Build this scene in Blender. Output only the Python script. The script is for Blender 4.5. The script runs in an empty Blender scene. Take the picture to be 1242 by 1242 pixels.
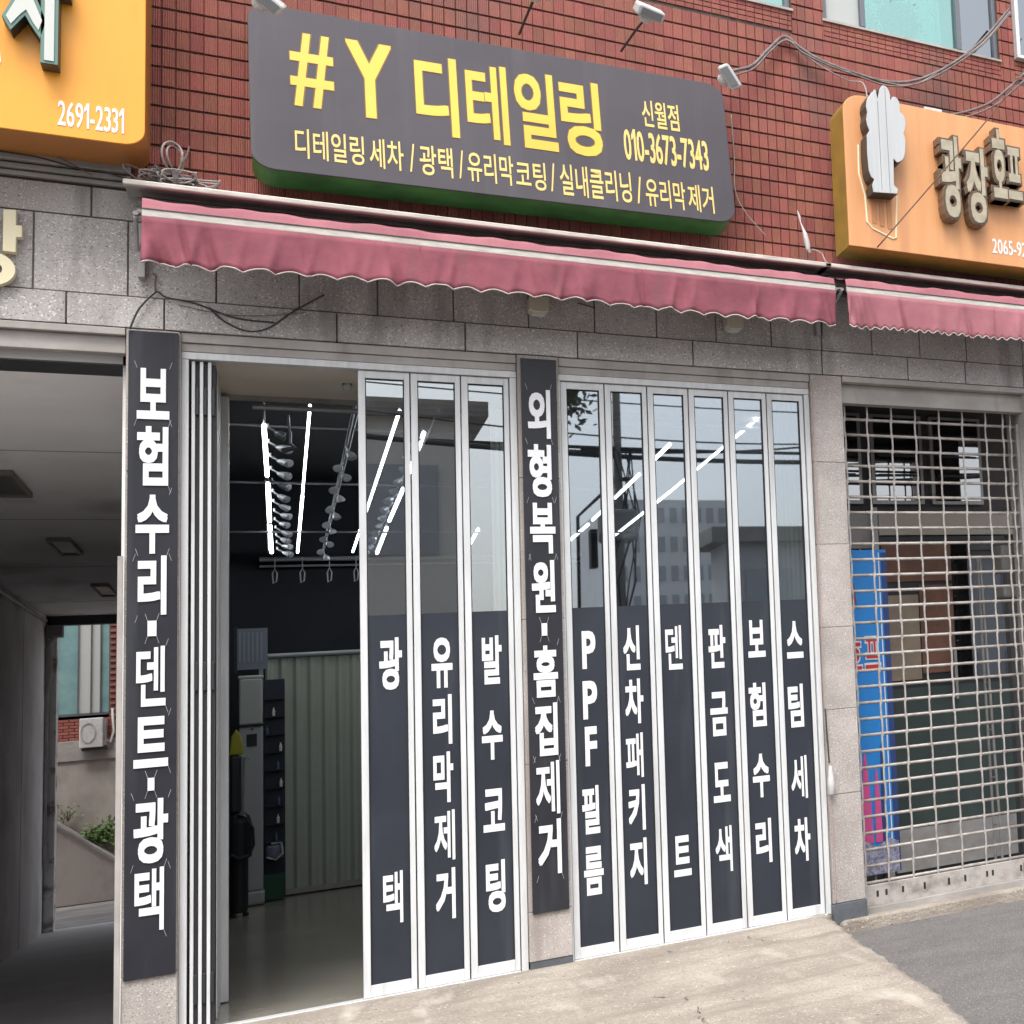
import bpy, bmesh, math, random
from mathutils import Matrix, Vector
random.seed(7)
SC = bpy.context.scene
COL = SC.collection
# ------------------------------------------------------------------ camera
cd = bpy.data.cameras.new('camera'); cam = bpy.data.objects.new('camera', cd); COL.objects.link(cam)
F = Vector((0.65924128, 0.74501991, 0.10171663)); R = Vector((0.75192822, -0.65278113, -0.09209099)); U = Vector((0.00221093, -0.13719379, 0.99054176))
m = Matrix((R, U, -F)).transposed().to_4x4(); m.translation = Vector((0, -8.90586, 1.215813))
cam.matrix_world = m
cd.sensor_width = 36; cd.lens = 46.66979; cd.shift_x = -0.9048028; cd.shift_y = 0.0100661
cd.clip_start = 0.05; cd.clip_end = 500
SC.camera = cam
# ------------------------------------------------------------------ light
SUN_EL, SUN_AZ = math.radians(58), math.radians(200)
w = bpy.data.worlds.new('World'); SC.world = w; w.use_nodes = True
nt = w.node_tree; bg = nt.nodes['Background']
sky = nt.nodes.new('ShaderNodeTexSky'); sky.sky_type = 'NISHITA'; sky.sun_disc = False
sky.sun_elevation = SUN_EL; sky.sun_rotation = SUN_AZ; sky.dust_density = 4.0; sky.air_density = 1.0; sky.ozone_density = 1.0
hs = nt.nodes.new('ShaderNodeHueSaturation'); hs.inputs['Saturation'].default_value = 0.30
nt.links.new(sky.outputs[0], hs.inputs['Color']); nt.links.new(hs.outputs[0], bg.inputs[0]); bg.inputs[1].default_value = 0.15
sl = bpy.data.lights.new('sun', 'SUN'); sl.energy = 0.9; sl.angle = math.radians(24); sl.color = (1, .965, .92)
so = bpy.data.objects.new('sun', sl); COL.objects.link(so)
d = Vector((math.sin(SUN_AZ) * math.cos(SUN_EL), math.cos(SUN_AZ) * math.cos(SUN_EL), math.sin(SUN_EL)))
so.rotation_euler = d.to_track_quat('Z', 'Y').to_euler()
SC.view_settings.view_transform = 'Standard'; SC.view_settings.look = 'None'; SC.view_settings.gamma = 1
SC.view_settings.use_curve_mapping = False
SC.view_settings.exposure = 1.1

# ------------------------------------------------------------------ materials
MATS = {}
def node(t, k, **kw):
    n = t.nodes.new(k)
    for a, b in kw.items():
        if a in n.inputs: n.inputs[a].default_value = b
        else: setattr(n, a, b)
    return n
def mat(name, col, rough=.6, metal=0., col2=None, scale=3., detail=5., lo=.35, hi=.65, bump=0., bscale=40., spec=.5, stretch=None, speck=None, rnd=0., coat=0.):
    if name in MATS: return MATS[name]
    M = bpy.data.materials.new(name); M.use_nodes = True; t = M.node_tree; L = t.links.new
    b = t.nodes['Principled BSDF']; b.inputs['Roughness'].default_value = rough; b.inputs['Metallic'].default_value = metal
    b.inputs['Specular IOR Level'].default_value = spec
    if coat: b.inputs['Coat Weight'].default_value = coat; b.inputs['Coat Roughness'].default_value = .08
    b.inputs['Base Color'].default_value = (*col, 1)
    geo = node(t, 'ShaderNodeNewGeometry')
    out = None
    pos = geo.outputs['Position']
    if stretch:
        mp = node(t, 'ShaderNodeMapping'); mp.inputs['Scale'].default_value = stretch; L(pos, mp.inputs[0]); pos = mp.outputs[0]
    if col2:
        n = node(t, 'ShaderNodeTexNoise', Scale=scale, Detail=detail); n.inputs['Roughness'].default_value = .62; L(pos, n.inputs['Vector'])
        r = node(t, 'ShaderNodeMapRange'); r.inputs[1].default_value = lo; r.inputs[2].default_value = hi; L(n.outputs[0], r.inputs[0])
        x = node(t, 'ShaderNodeMix', data_type='RGBA'); x.inputs[6].default_value = (*col, 1); x.inputs[7].default_value = (*col2, 1)
        L(r.outputs[0], x.inputs[0]); out = x.outputs[2]
    if speck:   # (scale, dark colour, light colour)
        s, c1, c2 = speck
        for c, l, h, off in ((c1, .40, .33, 0), (c2, .60, .68, 9)):
            mp = node(t, 'ShaderNodeMapping'); mp.inputs['Location'].default_value = (off, off, off); L(geo.outputs['Position'], mp.inputs[0])
            n = node(t, 'ShaderNodeTexNoise', Scale=s, Detail=2.); L(mp.outputs[0], n.inputs['Vector'])
            r = node(t, 'ShaderNodeMapRange'); r.inputs[1].default_value = l; r.inputs[2].default_value = h; L(n.outputs[0], r.inputs[0])
            x = node(t, 'ShaderNodeMix', data_type='RGBA'); x.inputs[7].default_value = (*c, 1)
            if out: L(out, x.inputs[6])
            else: x.inputs[6].default_value = (*col, 1)
            L(r.outputs[0], x.inputs[0]); out = x.outputs[2]
    if rnd:
        oi = node(t, 'ShaderNodeObjectInfo'); a = node(t, 'ShaderNodeMath', operation='ADD'); L(oi.outputs['Random'], a.inputs[0]); L(geo.outputs['Random Per Island'], a.inputs[1])
        f = node(t, 'ShaderNodeMath', operation='FRACT'); L(a.outputs[0], f.inputs[0])
        r = node(t, 'ShaderNodeMapRange'); r.inputs[3].default_value = 1 - rnd; r.inputs[4].default_value = 1 + rnd; L(f.outputs[0], r.inputs[0])
        h = node(t, 'ShaderNodeHueSaturation'); L(r.outputs[0], h.inputs['Value'])
        r2 = node(t, 'ShaderNodeMath', operation='MULTIPLY_ADD'); L(a.outputs[0], r2.inputs[0]); r2.inputs[1].default_value = 3.7; r2.inputs[2].default_value = .1
        f2 = node(t, 'ShaderNodeMath', operation='FRACT'); L(r2.outputs[0], f2.inputs[0])
        r3 = node(t, 'ShaderNodeMapRange'); r3.inputs[3].default_value = .49; r3.inputs[4].default_value = .508; L(f2.outputs[0], r3.inputs[0]); L(r3.outputs[0], h.inputs['Hue'])
        if out: L(out, h.inputs['Color'])
        else: h.inputs['Color'].default_value = (*col, 1)
        out = h.outputs[0]
    if out: L(out, b.inputs['Base Color'])
    if bump:
        n = node(t, 'ShaderNodeTexNoise', Scale=bscale, Detail=4.); L(pos, n.inputs['Vector'])
        bp = node(t, 'ShaderNodeBump'); bp.inputs['Strength'].default_value = bump; bp.inputs['Distance'].default_value = .01
        L(n.outputs[0], bp.inputs['Height']); L(bp.outputs[0], b.inputs['Normal'])
    MATS[name] = M; return M
def pits(M, scale, size, col, stretch=(1, 1, 1), amount=.5):
    t = M.node_tree; L = t.links.new; b = t.nodes['Principled BSDF']; src = b.inputs['Base Color'].links[0].from_socket
    g = node(t, 'ShaderNodeNewGeometry'); mp = node(t, 'ShaderNodeMapping'); mp.inputs['Scale'].default_value = stretch; L(g.outputs['Position'], mp.inputs[0])
    n0 = node(t, 'ShaderNodeTexNoise', Scale=scale * 2.5, Detail=3.); L(mp.outputs[0], n0.inputs['Vector'])
    ad = node(t, 'ShaderNodeVectorMath', operation='MULTIPLY_ADD'); L(n0.outputs['Color'], ad.inputs[0]); ad.inputs[1].default_value = (.6 / scale,) * 3; L(mp.outputs[0], ad.inputs[2])
    v = node(t, 'ShaderNodeTexVoronoi', Scale=scale); L(ad.outputs[0], v.inputs['Vector'])
    r = node(t, 'ShaderNodeMapRange'); r.inputs[1].default_value = size; r.inputs[2].default_value = size * .5; L(v.outputs['Distance'], r.inputs[0])
    th = node(t, 'ShaderNodeMath', operation='GREATER_THAN'); sp = node(t, 'ShaderNodeSeparateColor'); L(v.outputs['Color'], sp.inputs[0]); L(sp.outputs[0], th.inputs[0]); th.inputs[1].default_value = 1 - amount
    mu = node(t, 'ShaderNodeMath', operation='MULTIPLY'); L(r.outputs[0], mu.inputs[0]); L(th.outputs[0], mu.inputs[1])
    x = node(t, 'ShaderNodeMix', data_type='RGBA'); x.inputs[7].default_value = (*col, 1); L(mu.outputs[0], x.inputs[0]); L(src, x.inputs[6]); L(x.outputs[2], b.inputs['Base Color'])
def streaks(M, col, stretch, scale, lo, hi):
    t = M.node_tree; L = t.links.new; b = t.nodes['Principled BSDF']; src = b.inputs['Base Color'].links[0].from_socket
    g = node(t, 'ShaderNodeNewGeometry'); mp = node(t, 'ShaderNodeMapping'); mp.inputs['Scale'].default_value = stretch; L(g.outputs['Position'], mp.inputs[0])
    n = node(t, 'ShaderNodeTexNoise', Scale=scale, Detail=8.); L(mp.outputs[0], n.inputs['Vector'])
    r = node(t, 'ShaderNodeMapRange'); r.inputs[1].default_value = lo; r.inputs[2].default_value = hi; L(n.outputs[0], r.inputs[0])
    x = node(t, 'ShaderNodeMix', data_type='RGBA'); x.inputs[7].default_value = (*col, 1); L(r.outputs[0], x.inputs[0]); L(src, x.inputs[6]); L(x.outputs[2], b.inputs['Base Color'])
def glassmat(name, fac, tint, gtint=(1, 1, 1), rough=0.0):
    M = bpy.data.materials.new(name); M.use_nodes = True; t = M.node_tree; t.nodes.remove(t.nodes['Principled BSDF'])
    o = t.nodes['Material Output']; a = node(t, 'ShaderNodeBsdfTransparent'); a.inputs[0].default_value = (*tint, 1)
    g = node(t, 'ShaderNodeBsdfGlossy'); g.inputs[0].default_value = (*gtint, 1); g.inputs['Roughness'].default_value = rough
    x = node(t, 'ShaderNodeMixShader'); x.inputs[0].default_value = fac
    t.links.new(a.outputs[0], x.inputs[1]); t.links.new(g.outputs[0], x.inputs[2]); t.links.new(x.outputs[0], o.inputs[0]); return M
def emit(name, col, s):
    M = bpy.data.materials.new(name); M.use_nodes = True; b = M.node_tree.nodes['Principled BSDF']
    b.inputs['Base Color'].default_value = (*col, 1); b.inputs['Emission Color'].default_value = (*col, 1); b.inputs['Emission Strength'].default_value = s; return M
# ribbed brick tile: fine vertical ribs as relief
brick = mat('brick_tile', (.325, .105, .079), .62, col2=(.245, .080, .063), scale=1.6, rnd=.13, speck=(260, (.22, .075, .055), (.42, .165, .12)), spec=.35)
_t = brick.node_tree; _g = [n for n in _t.nodes if n.type == 'NEW_GEOMETRY'][0]; _sx = node(_t, 'ShaderNodeSeparateXYZ'); _t.links.new(_g.outputs['Position'], _sx.inputs[0])
_m = node(_t, 'ShaderNodeMath', operation='MULTIPLY'); _m.inputs[1].default_value = 2 * math.pi / .0088; _t.links.new(_sx.outputs[0], _m.inputs[0])
_s = node(_t, 'ShaderNodeMath', operation='SINE'); _t.links.new(_m.outputs[0], _s.inputs[0])
_b = node(_t, 'ShaderNodeBump'); _b.inputs['Strength'].default_value = .7; _b.inputs['Distance'].default_value = .0022
_t.links.new(_s.outputs[0], _b.inputs['Height']); _t.links.new(_b.outputs[0], _t.nodes['Principled BSDF'].inputs['Normal'])
mortar = mat('mortar', (.075, .05, .045), .9, col2=(.12, .09, .08), scale=20, bump=.4)
granite = mat('granite', (.50, .475, .465), .7, col2=(.36, .34, .325), scale=2.4, detail=9, speck=(120, (.20, .185, .18), (.74, .71, .69)), bump=.3, bscale=220, rnd=.06)
granite_warm = mat('granite_warm', (.43, .39, .36), .7, col2=(.30, .27, .25), scale=3.2, detail=10, speck=(120, (.20, .175, .165), (.62, .575, .54)), bump=.3, bscale=220, rnd=.05)
white_al = mat('white_aluminium', (.63, .64, .65), .34, col2=(.54, .55, .55), scale=5, stretch=(6, 6, .6), spec=.5)
grey_al = mat('grey_aluminium', (.42, .41, .40), .4, .3, col2=(.30, .29, .28), scale=5)
beige_metal = mat('beige_metal', (.40, .375, .35), .5, col2=(.30, .275, .255), scale=4, bump=.1)
rubber = mat('black_rubber', (.012, .012, .014), .7)
film = mat('black_film', (.021, .025, .034), .34, col2=(.029, .034, .045), scale=1.5, bump=.05, bscale=6, spec=.36)
panel_blk = mat('black_panel', (.017, .018, .024), .40, col2=(.026, .027, .033), scale=2, bump=.05, bscale=8, spec=.3)
white_vinyl = mat('white_vinyl', (.72, .72, .735), .45)
sign_face = mat('sign_face', (.052, .045, .055), .50, col2=(.064, .057, .068), scale=1.2, bump=.03, bscale=5, spec=.25)
green_side = mat('green_side', (.07, .22, .05), .5, col2=(.035, .11, .03), scale=4)
yellow = mat('yellow_vinyl', (.72, .455, .035), .45, col2=(.67, .415, .03), scale=3)
pale_yellow = mat('pale_yellow_vinyl', (.66, .48, .13), .45)
brown_edge = mat('letter_edge', (.16, .09, .02), .6)
orange_l = mat('orange_left', (.82, .355, .03), .38, col2=(.80, .33, .03), scale=1.3)
orange_r = mat('orange_right', (.64, .315, .135), .42, col2=(.58, .265, .105), scale=2, stretch=(5, 1, .4))
orange_side = mat('orange_side', (.42, .16, .03), .5)
olive_side = mat('olive_side', (.42, .25, .04), .5, col2=(.30, .19, .04), scale=5)
offwhite = mat('offwhite_acrylic', (.52, .53, .50), .35)
cream = mat('cream_letter', (.74, .66, .44), .4)
green_letter = mat('green_letter_edge', (.10, .20, .17), .4)
dark_letter = mat('dark_letter_side', (.05, .045, .04), .5)
taupe = mat('taupe_letter_side', (.19, .125, .08), .5)
ltgrey = mat('greige_letter', (.40, .355, .26), .45, col2=(.30, .26, .185), scale=14)
concrete_a = mat('apron_concrete', (.37, .325, .272), .88, col2=(.235, .20, .165), scale=2.6, detail=14, lo=.40, hi=.66, bump=1.0, bscale=45, speck=(85, (.20, .175, .15), (.50, .455, .395)), stretch=(.8, .45, 1))
concrete_g = mat('grey_concrete', (.36, .34, .32), .9, col2=(.22, .205, .19), scale=2.0, detail=9, bump=.5, bscale=20)
asphalt = mat('asphalt', (.125, .118, .114), .9, col2=(.17, .161, .155), scale=3, detail=8, bump=.9, bscale=120, speck=(95, (.07, .066, .064), (.34, .33, .32)))
plaster_w = mat('passage_plaster', (.84, .83, .82), .9, col2=(.66, .64, .625), scale=1.4, detail=8, bump=.2)
ceil_w = mat('passage_ceiling', (.86, .85, .84), .9, col2=(.78, .76, .745), scale=1.0)
soffit_m = mat('soffit_board', (.80, .74, .66), .8, col2=(.70, .645, .575), scale=2)
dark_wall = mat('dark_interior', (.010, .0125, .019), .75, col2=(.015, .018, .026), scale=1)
shop_floor = mat('shop_floor_epoxy', (.29, .265, .225), .20, col2=(.18, .17, .148), scale=1.3, detail=8, bump=.05, bscale=12)
corr = mat('corrugated_panel', (.46, .50, .43), .5, col2=(.40, .43, .37), scale=1)
pale_panel = mat('pale_panel', (.80, .82, .79), .5, col2=(.72, .74, .71), scale=2)
pink = mat('awning_fabric', (.265, .075, .098), .85, col2=(.175, .046, .064), scale=3.5, bump=.6, bscale=11, detail=6)
pink_l = mat('awning_fabric_faded', (.35, .135, .155), .85, col2=(.265, .09, .112), scale=4, bump=.35, bscale=9)
trim_w = mat('awning_trim', (.42, .36, .34), .7)
bar_w = mat('awning_bar', (.55, .52, .47), .35, col2=(.38, .345, .30), scale=9, stretch=(1, 6, 6))
white_pl = mat('white_plastic', (.58, .58, .58), .4, col2=(.46, .45, .44), scale=12)
ac_grey = mat('ac_plastic', (.42, .44, .44), .45)
dark_pl = mat('dark_plastic', (.02, .022, .026), .45)
black_metal = mat('black_metal', (.03, .028, .028), .5)
cable_g = mat('cable_grey', (.19, .155, .15), .6, col2=(.10, .08, .078), scale=25)
cable_w = mat('cable_white', (.32, .28, .265), .5)
cable_d = mat('cable_dark', (.04, .037, .037), .6)
steel = mat('rig_steel', (.11, .115, .13), .45, .4)
shutter_m = mat('shutter_metal', (.40, .37, .345), .5, .1, col2=(.23, .20, .178), scale=14, detail=8, lo=.45, hi=.68)
glass = glassmat('door_glass', .38, (.84, .88, .88), (.56, .60, .645), .012)
glass_l = glassmat('door_glass_clear', .25, (.80, .83, .83), (.85, .88, .9))
teal_glass = glassmat('teal_glass', .42, (.60, .84, .80), (.50, .72, .68))
smoke_glass = glassmat('smoke_glass', .35, (.12, .15, .18), (.7, .75, .8))
frost = mat('frosted_pane', (.40, .42, .40), .3)
led = emit('led_tube', (.93, .97, 1.), 6)
brown_w = mat('brown_wood', (.20, .09, .055), .6, col2=(.12, .06, .04), scale=6)
green_dk = mat('green_board', (.03, .05, .047), .5, col2=(.045, .065, .06), scale=4)
blue_b = mat('banner_blue', (.015, .22, .62), .5)
navy_b = mat('banner_navy', (.02, .045, .17), .5)
magenta = mat('banner_pink', (.62, .08, .26), .5)
red_v = mat('banner_red', (.55, .03, .04), .5)
pits(concrete_a, 7, .11, (.085, .07, .055), (1, .35, 1), .22); pits(concrete_a, 26, .16, (.13, .11, .09), (1, .4, 1), .22)
streaks(concrete_a, (.25, .215, .18), (.5, 1.6, 1), 3.2, .53, .70); streaks(concrete_a, (.46, .42, .365), (2.2, .4, 1), 2.4, .60, .74)
pits(shop_floor, 7, .16, (.09, .08, .065), (1, .25, 1), .3); pits(asphalt, 25, .10, (.42, .40, .38), (1, .5, 1), .12)
streaks(granite, (.20, .185, .175), (3.5, 1, .5), 1.5, .56, .74); streaks(granite_warm, (.25, .215, .195), (5, 1, .35), 1.6, .54, .72)
streaks(brick, (.17, .085, .075), (1.2, 1, .8), 1.3, .56, .70); streaks(white_al, (.40, .395, .385), (9, 9, .7), 1.4, .60, .80)
streaks(beige_metal, (.22, .20, .18), (4, 1, 1), 2, .55, .75)
streaks(sign_face, (.072, .066, .074), (7, 1, .4), 1.6, .55, .75); streaks(pink, (.16, .06, .07), (5, 1, 1.2), 2.0, .55, .75); streaks(pink_l, (.24, .10, .11), (5, 1, 1.2), 2.2, .56, .76)
streaks(film, (.050, .055, .066), (6, 1, .5), 1.5, .58, .80); streaks(panel_blk, (.050, .052, .058), (8, 1, .6), 1.3, .56, .80)
streaks(ceil_w, (.48, .45, .43), (1.2, .5, 1), 1.2, .54, .74); streaks(plaster_w, (.40, .38, .365), (1, .6, .5), 1.1, .52, .70)
streaks(orange_l, (.70, .26, .02), (6, 1, .5), 1.5, .6, .8); streaks(orange_r, (.50, .22, .10), (6, 1, .5), 1.5, .56, .78)
leaf_m = mat('leaf', (.075, .15, .035), .6, col2=(.12, .20, .05), scale=15, rnd=.3)
leaf_d = mat('leaf_dark', (.03, .05, .02), .6, rnd=.3)
yellow_pl = mat('yellow_plastic', (.38, .36, .03), .5)
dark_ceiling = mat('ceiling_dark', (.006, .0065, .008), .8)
blue_grey = mat('blue_grey_paint', (.10, .11, .125), .6, col2=(.07, .075, .085), scale=8)
crack_m = mat('crack_dark', (.07, .06, .05), .95)
apt_m = mat('far_apartment', (.84, .84, .85), .8)
beige_b = mat('opposite_wall', (.78, .755, .71), .8, col2=(.70, .675, .63), scale=.6)
dkwin = mat('far_window', (.46, .48, .51), .4)

# ------------------------------------------------------------------ mesh builder
ORG = {}
class MB:
    def __init__(s): s.v = []; s.f = []
    def box(s, x0, x1, y0, y1, z0, z1):
        b = len(s.v); s.v += [(x, y, z) for z in (z0, z1) for y in (y0, y1) for x in (x0, x1)]
        s.f += [tuple(b + i for i in q) for q in ((0, 2, 3, 1), (4, 5, 7, 6), (0, 1, 5, 4), (2, 6, 7, 3), (0, 4, 6, 2), (1, 3, 7, 5))]; return s
    def prism(s, P, y0, y1):        # polygon in xz, extruded in y
        b = len(s.v); n = len(P)
        a = sum(P[i][0] * P[(i + 1) % n][1] - P[(i + 1) % n][0] * P[i][1] for i in range(n))
        if a < 0: P = P[::-1]
        s.v += [(x, y0, z) for x, z in P] + [(x, y1, z) for x, z in P]
        s.f += [tuple(range(b, b + n)), tuple(range(b + 2 * n - 1, b + n - 1, -1))]
        s.f += [(b + i, b + n + i, b + n + (i + 1) % n, b + (i + 1) % n) for i in range(n)]; return s
    def tube(s, pts, r, n=8, caps=True):
        pts = [Vector(p) for p in pts]; rings = []; up = None
        for i, p in enumerate(pts):
            t = (pts[min(i + 1, len(pts) - 1)] - pts[max(i - 1, 0)]).normalized()
            if up is None: up = t.orthogonal().normalized()
            up = (up - t * up.dot(t)).normalized(); q = t.cross(up)
            rr = r[i] if isinstance(r, (list, tuple)) else r
            b = len(s.v); s.v += [tuple(p + (up * math.cos(a) + q * math.sin(a)) * rr) for a in [2 * math.pi * k / n for k in range(n)]]; rings.append(b)
        for a, b in zip(rings, rings[1:]): s.f += [(a + k, a + (k + 1) % n, b + (k + 1) % n, b + k) for k in range(n)]
        if caps: s.f += [tuple(rings[0] + k for k in range(n))[::-1], tuple(rings[-1] + k for k in range(n))]
        return s
    def lathe(s, c, prof, n=14):    # profile (r, z) about vertical axis at c
        base = len(s.v)
        for r, z in prof: s.v += [(c[0] + r * math.cos(2 * math.pi * k / n), c[1] + r * math.sin(2 * math.pi * k / n), c[2] + z) for k in range(n)]
        for i in range(len(prof) - 1): s.f += [(base + i * n + k, base + i * n + (k + 1) % n, base + (i + 1) * n + (k + 1) % n, base + (i + 1) * n + k) for k in range(n)]
        s.f += [tuple(base + k for k in range(n))[::-1], tuple(base + (len(prof) - 1) * n + k for k in range(n))]; return s
    def grid(s, fn, nu, nv):
        b = len(s.v)
        s.v += [tuple(fn(i / nu, j / nv)) for j in range(nv + 1) for i in range(nu + 1)]
        s.f += [(b + j * (nu + 1) + i, b + j * (nu + 1) + i + 1, b + (j + 1) * (nu + 1) + i + 1, b + (j + 1) * (nu + 1) + i) for j in range(nv) for i in range(nu)]; return s
    def build(s, name, material, parent=None, bevel=0, smooth=False, local=False, origin=None, **props):
        xs, ys, zs = zip(*s.v)
        o = Vector(origin) if origin else Vector(((min(xs) + max(xs)) / 2, (min(ys) + max(ys)) / 2, min(zs)))
        me = bpy.data.meshes.new(name); me.from_pydata([(x - o.x, y - o.y, z - o.z) for x, y, z in s.v], [], s.f); me.update()
        me.materials.append(material)
        if smooth: me.polygons.foreach_set('use_smooth', [True] * len(me.polygons))
        ob = bpy.data.objects.new(name, me); COL.objects.link(ob)
        w0 = Vector((0, 0, 0)) if (local or parent is None) else ORG[parent.name]
        ob.location = o - w0; ob.parent = parent
        ORG[ob.name] = o
        if bevel:
            bm_ = ob.modifiers.new('bevel', 'BEVEL'); bm_.width = bevel; bm_.segments = 2; bm_.limit_method = 'ANGLE'
        if smooth:
            try: me.shade_smooth()
            except Exception: pass
        for k, v in props.items(): ob[k] = v
        return ob
def B(*a): return MB().box(*a)
def thing(name, label, cat, loc=(0, 0, 0), group=None, kind=None):
    o = bpy.data.objects.new(name, None); COL.objects.link(o); o.location = loc; o['label'] = label; o['category'] = cat
    if group: o['group'] = group
    if kind: o['kind'] = kind
    o.empty_display_size = .1; ORG[o.name] = Vector(loc); return o
def tag(o, label, cat, group=None):
    o['label'] = label; o['category'] = cat
    if group: o['group'] = group
    return o
def copy_part(o, dx, dy, dz, parent):
    c = o.copy(); COL.objects.link(c); c.parent = parent; c.location = o.location + Vector((dx, dy, dz)); ORG[c.name] = ORG[o.name] + Vector((dx, dy, dz)); return c

# ------------------------------------------------------------------ lettering
_G = {}
def glyph(s, off=.03, ext=.5):
    k = (s, off)
    if k not in _G:
        c = bpy.data.curves.new('g', 'FONT'); c.body = s; c.offset = off; c.resolution_u = 3; c.extrude = ext; c.fill_mode = 'BOTH'
        o = bpy.data.objects.new('g', c); COL.objects.link(o); bpy.context.view_layer.update()
        me = bpy.data.meshes.new_from_object(o.evaluated_get(bpy.context.evaluated_depsgraph_get()))
        v = [tuple(p.co) for p in me.vertices]; f = [tuple(p.vertices) for p in me.polygons]
        bpy.data.objects.remove(o); bpy.data.curves.remove(c); bpy.data.meshes.remove(me)
        _G[k] = (v, f)
    return _G[k]
def ink(s, off=.03):
    v, _ = glyph(s, off); return min(p[0] for p in v), max(p[0] for p in v), min(p[1] for p in v), max(p[1] for p in v)
def adv(ch):
    if ch == ' ': return .3
    return ink(ch + 'H', 0)[1] - ink('H', 0)[1]
_G1 = ([(0, .56, e) for e in (-.5, .5)] + [(.16, .72, e) for e in (-.5, .5)] + [(.27, .72, e) for e in (-.5, .5)] + [(.27, 0, e) for e in (-.5, .5)] + [(.16, 0, e) for e in (-.5, .5)] + [(.16, .57, e) for e in (-.5, .5)] + [(.02, .47, e) for e in (-.5, .5)])
_G1F = [tuple(range(1, 14, 2))[::-1], tuple(range(0, 14, 2))] + [(2 * i, 2 * i + 1, (2 * i + 3) % 14, (2 * i + 2) % 14) for i in range(7)]
def shape(ch, off): return (_G1, _G1F) if ch == '1' else glyph(ch, off)
def sink(ch, off):
    if ch == '1': return 0, .27, 0, .72
    return ink(ch, off)
DUAL = '패택제덴세색테내'
def shifts(gx, gz): return [(0, 0), (-gx, -gz), (gx, -gz), (gx, gz), (-gx, gz)] if gx or gz else [(0, 0)]
def put(M, v, f, fx, fz, yf, depth, sh, sx, sz):
    for k, (dx, dz) in enumerate(sh):      # copies lie a hair apart in depth so that no two faces share a plane
        b = len(M.v); e = .00012 * k
        M.v += [(fx(p[0]) + dx * sx, yf + e + (.5 - p[2]) * depth, fz(p[1]) + dz * sz) for p in v]; M.f += [tuple(b + i for i in q) for q in f]
def letter(ch, x0, x1, z0, z1, yf, depth, material, parent, off=.03, local=False, name='letter', grow=0., bold=None, **props):
    if ch == '·': return B(x0, x1, yf, yf + depth, z0, z1).build(name, material, parent, local=local, **props)
    if bold is None: bold = (.010, .018) if ch in DUAL else (.026, .024)
    off = .006; gx, gz = bold
    v, f = shape(ch, off); a, b, c, d_ = sink(ch, off)
    x0 -= grow; x1 += grow; z0 -= grow; z1 += grow
    sx = (x1 - x0) / (b - a + 2 * gx); sz = (z1 - z0) / (d_ - c + 2 * gz); M = MB()
    put(M, v, f, lambda q: x0 + (q - a + gx) * sx, lambda q: z0 + (q - c + gz) * sz, yf, depth, shifts(gx, gz), sx, sz)
    return M.build(name, material, parent, local=local, **props)
def word(s, x0, x1, z0, z1, yf, depth, material, parent, off=.03, local=False, bold=(.006, .008), **props):
    pos = []; x = 0; o_ = .003; gx, gz = bold
    for ch in s:
        if ch != ' ':
            i = sink(ch, o_)
            if ch.isdigit() or ch == '-': pos.append((ch, x, x + i[1] - i[0], i[2], i[3])); x += i[1] - i[0] + .075; continue
            pos.append((ch, x + i[0], x + i[1], i[2], i[3]))
        x += adv(ch)
    a = min(p[1] for p in pos) - gx; b = max(p[2] for p in pos) + gx; c = min(p[3] for p in pos) - gz; d_ = max(p[4] for p in pos) + gz
    sx = (x1 - x0) / (b - a); sz = (z1 - z0) / (d_ - c); out = []
    for ch, l, r_, bo, t in pos:
        v, f = shape(ch, o_); i = sink(ch, o_); M = MB()
        put(M, v, f, lambda q: x0 + (l - a + q - i[0]) * sx, lambda q: z0 + (q - c) * sz, yf, depth, shifts(gx, gz), sx, sz)
        out.append(M.build('letter', material, parent, local=local, **props))
    return out

# ------------------------------------------------------------------ ground
def gz(x, y):
    t = min(1, max(0, (x + .55) / 2.6)); t = t * t * (3 - 2 * t)
    return -.46 + t * (.46 - .135)
def ground_fn(x0, x1, y0, y1): return lambda u, v: (x0 + (x1 - x0) * u, y0 + (y1 - y0) * v, gz(x0 + (x1 - x0) * u, 0))
MB().grid(ground_fn(-40, 60, -60, .14), 200, 4).build('road', asphalt, kind='structure')
MB().grid(lambda u, v: (-40 + 100 * u, 14.2 + 60 * v, -.462), 2, 2).build('back_lane', concrete_g, kind='structure')
B(-2.35, -.56, .14, 14.2, -.60, -.458).build('passage_floor', mat('passage_floor_m', (.58, .565, .565), .8, col2=(.66, .645, .64), scale=2, bump=.3), kind='structure')
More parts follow.
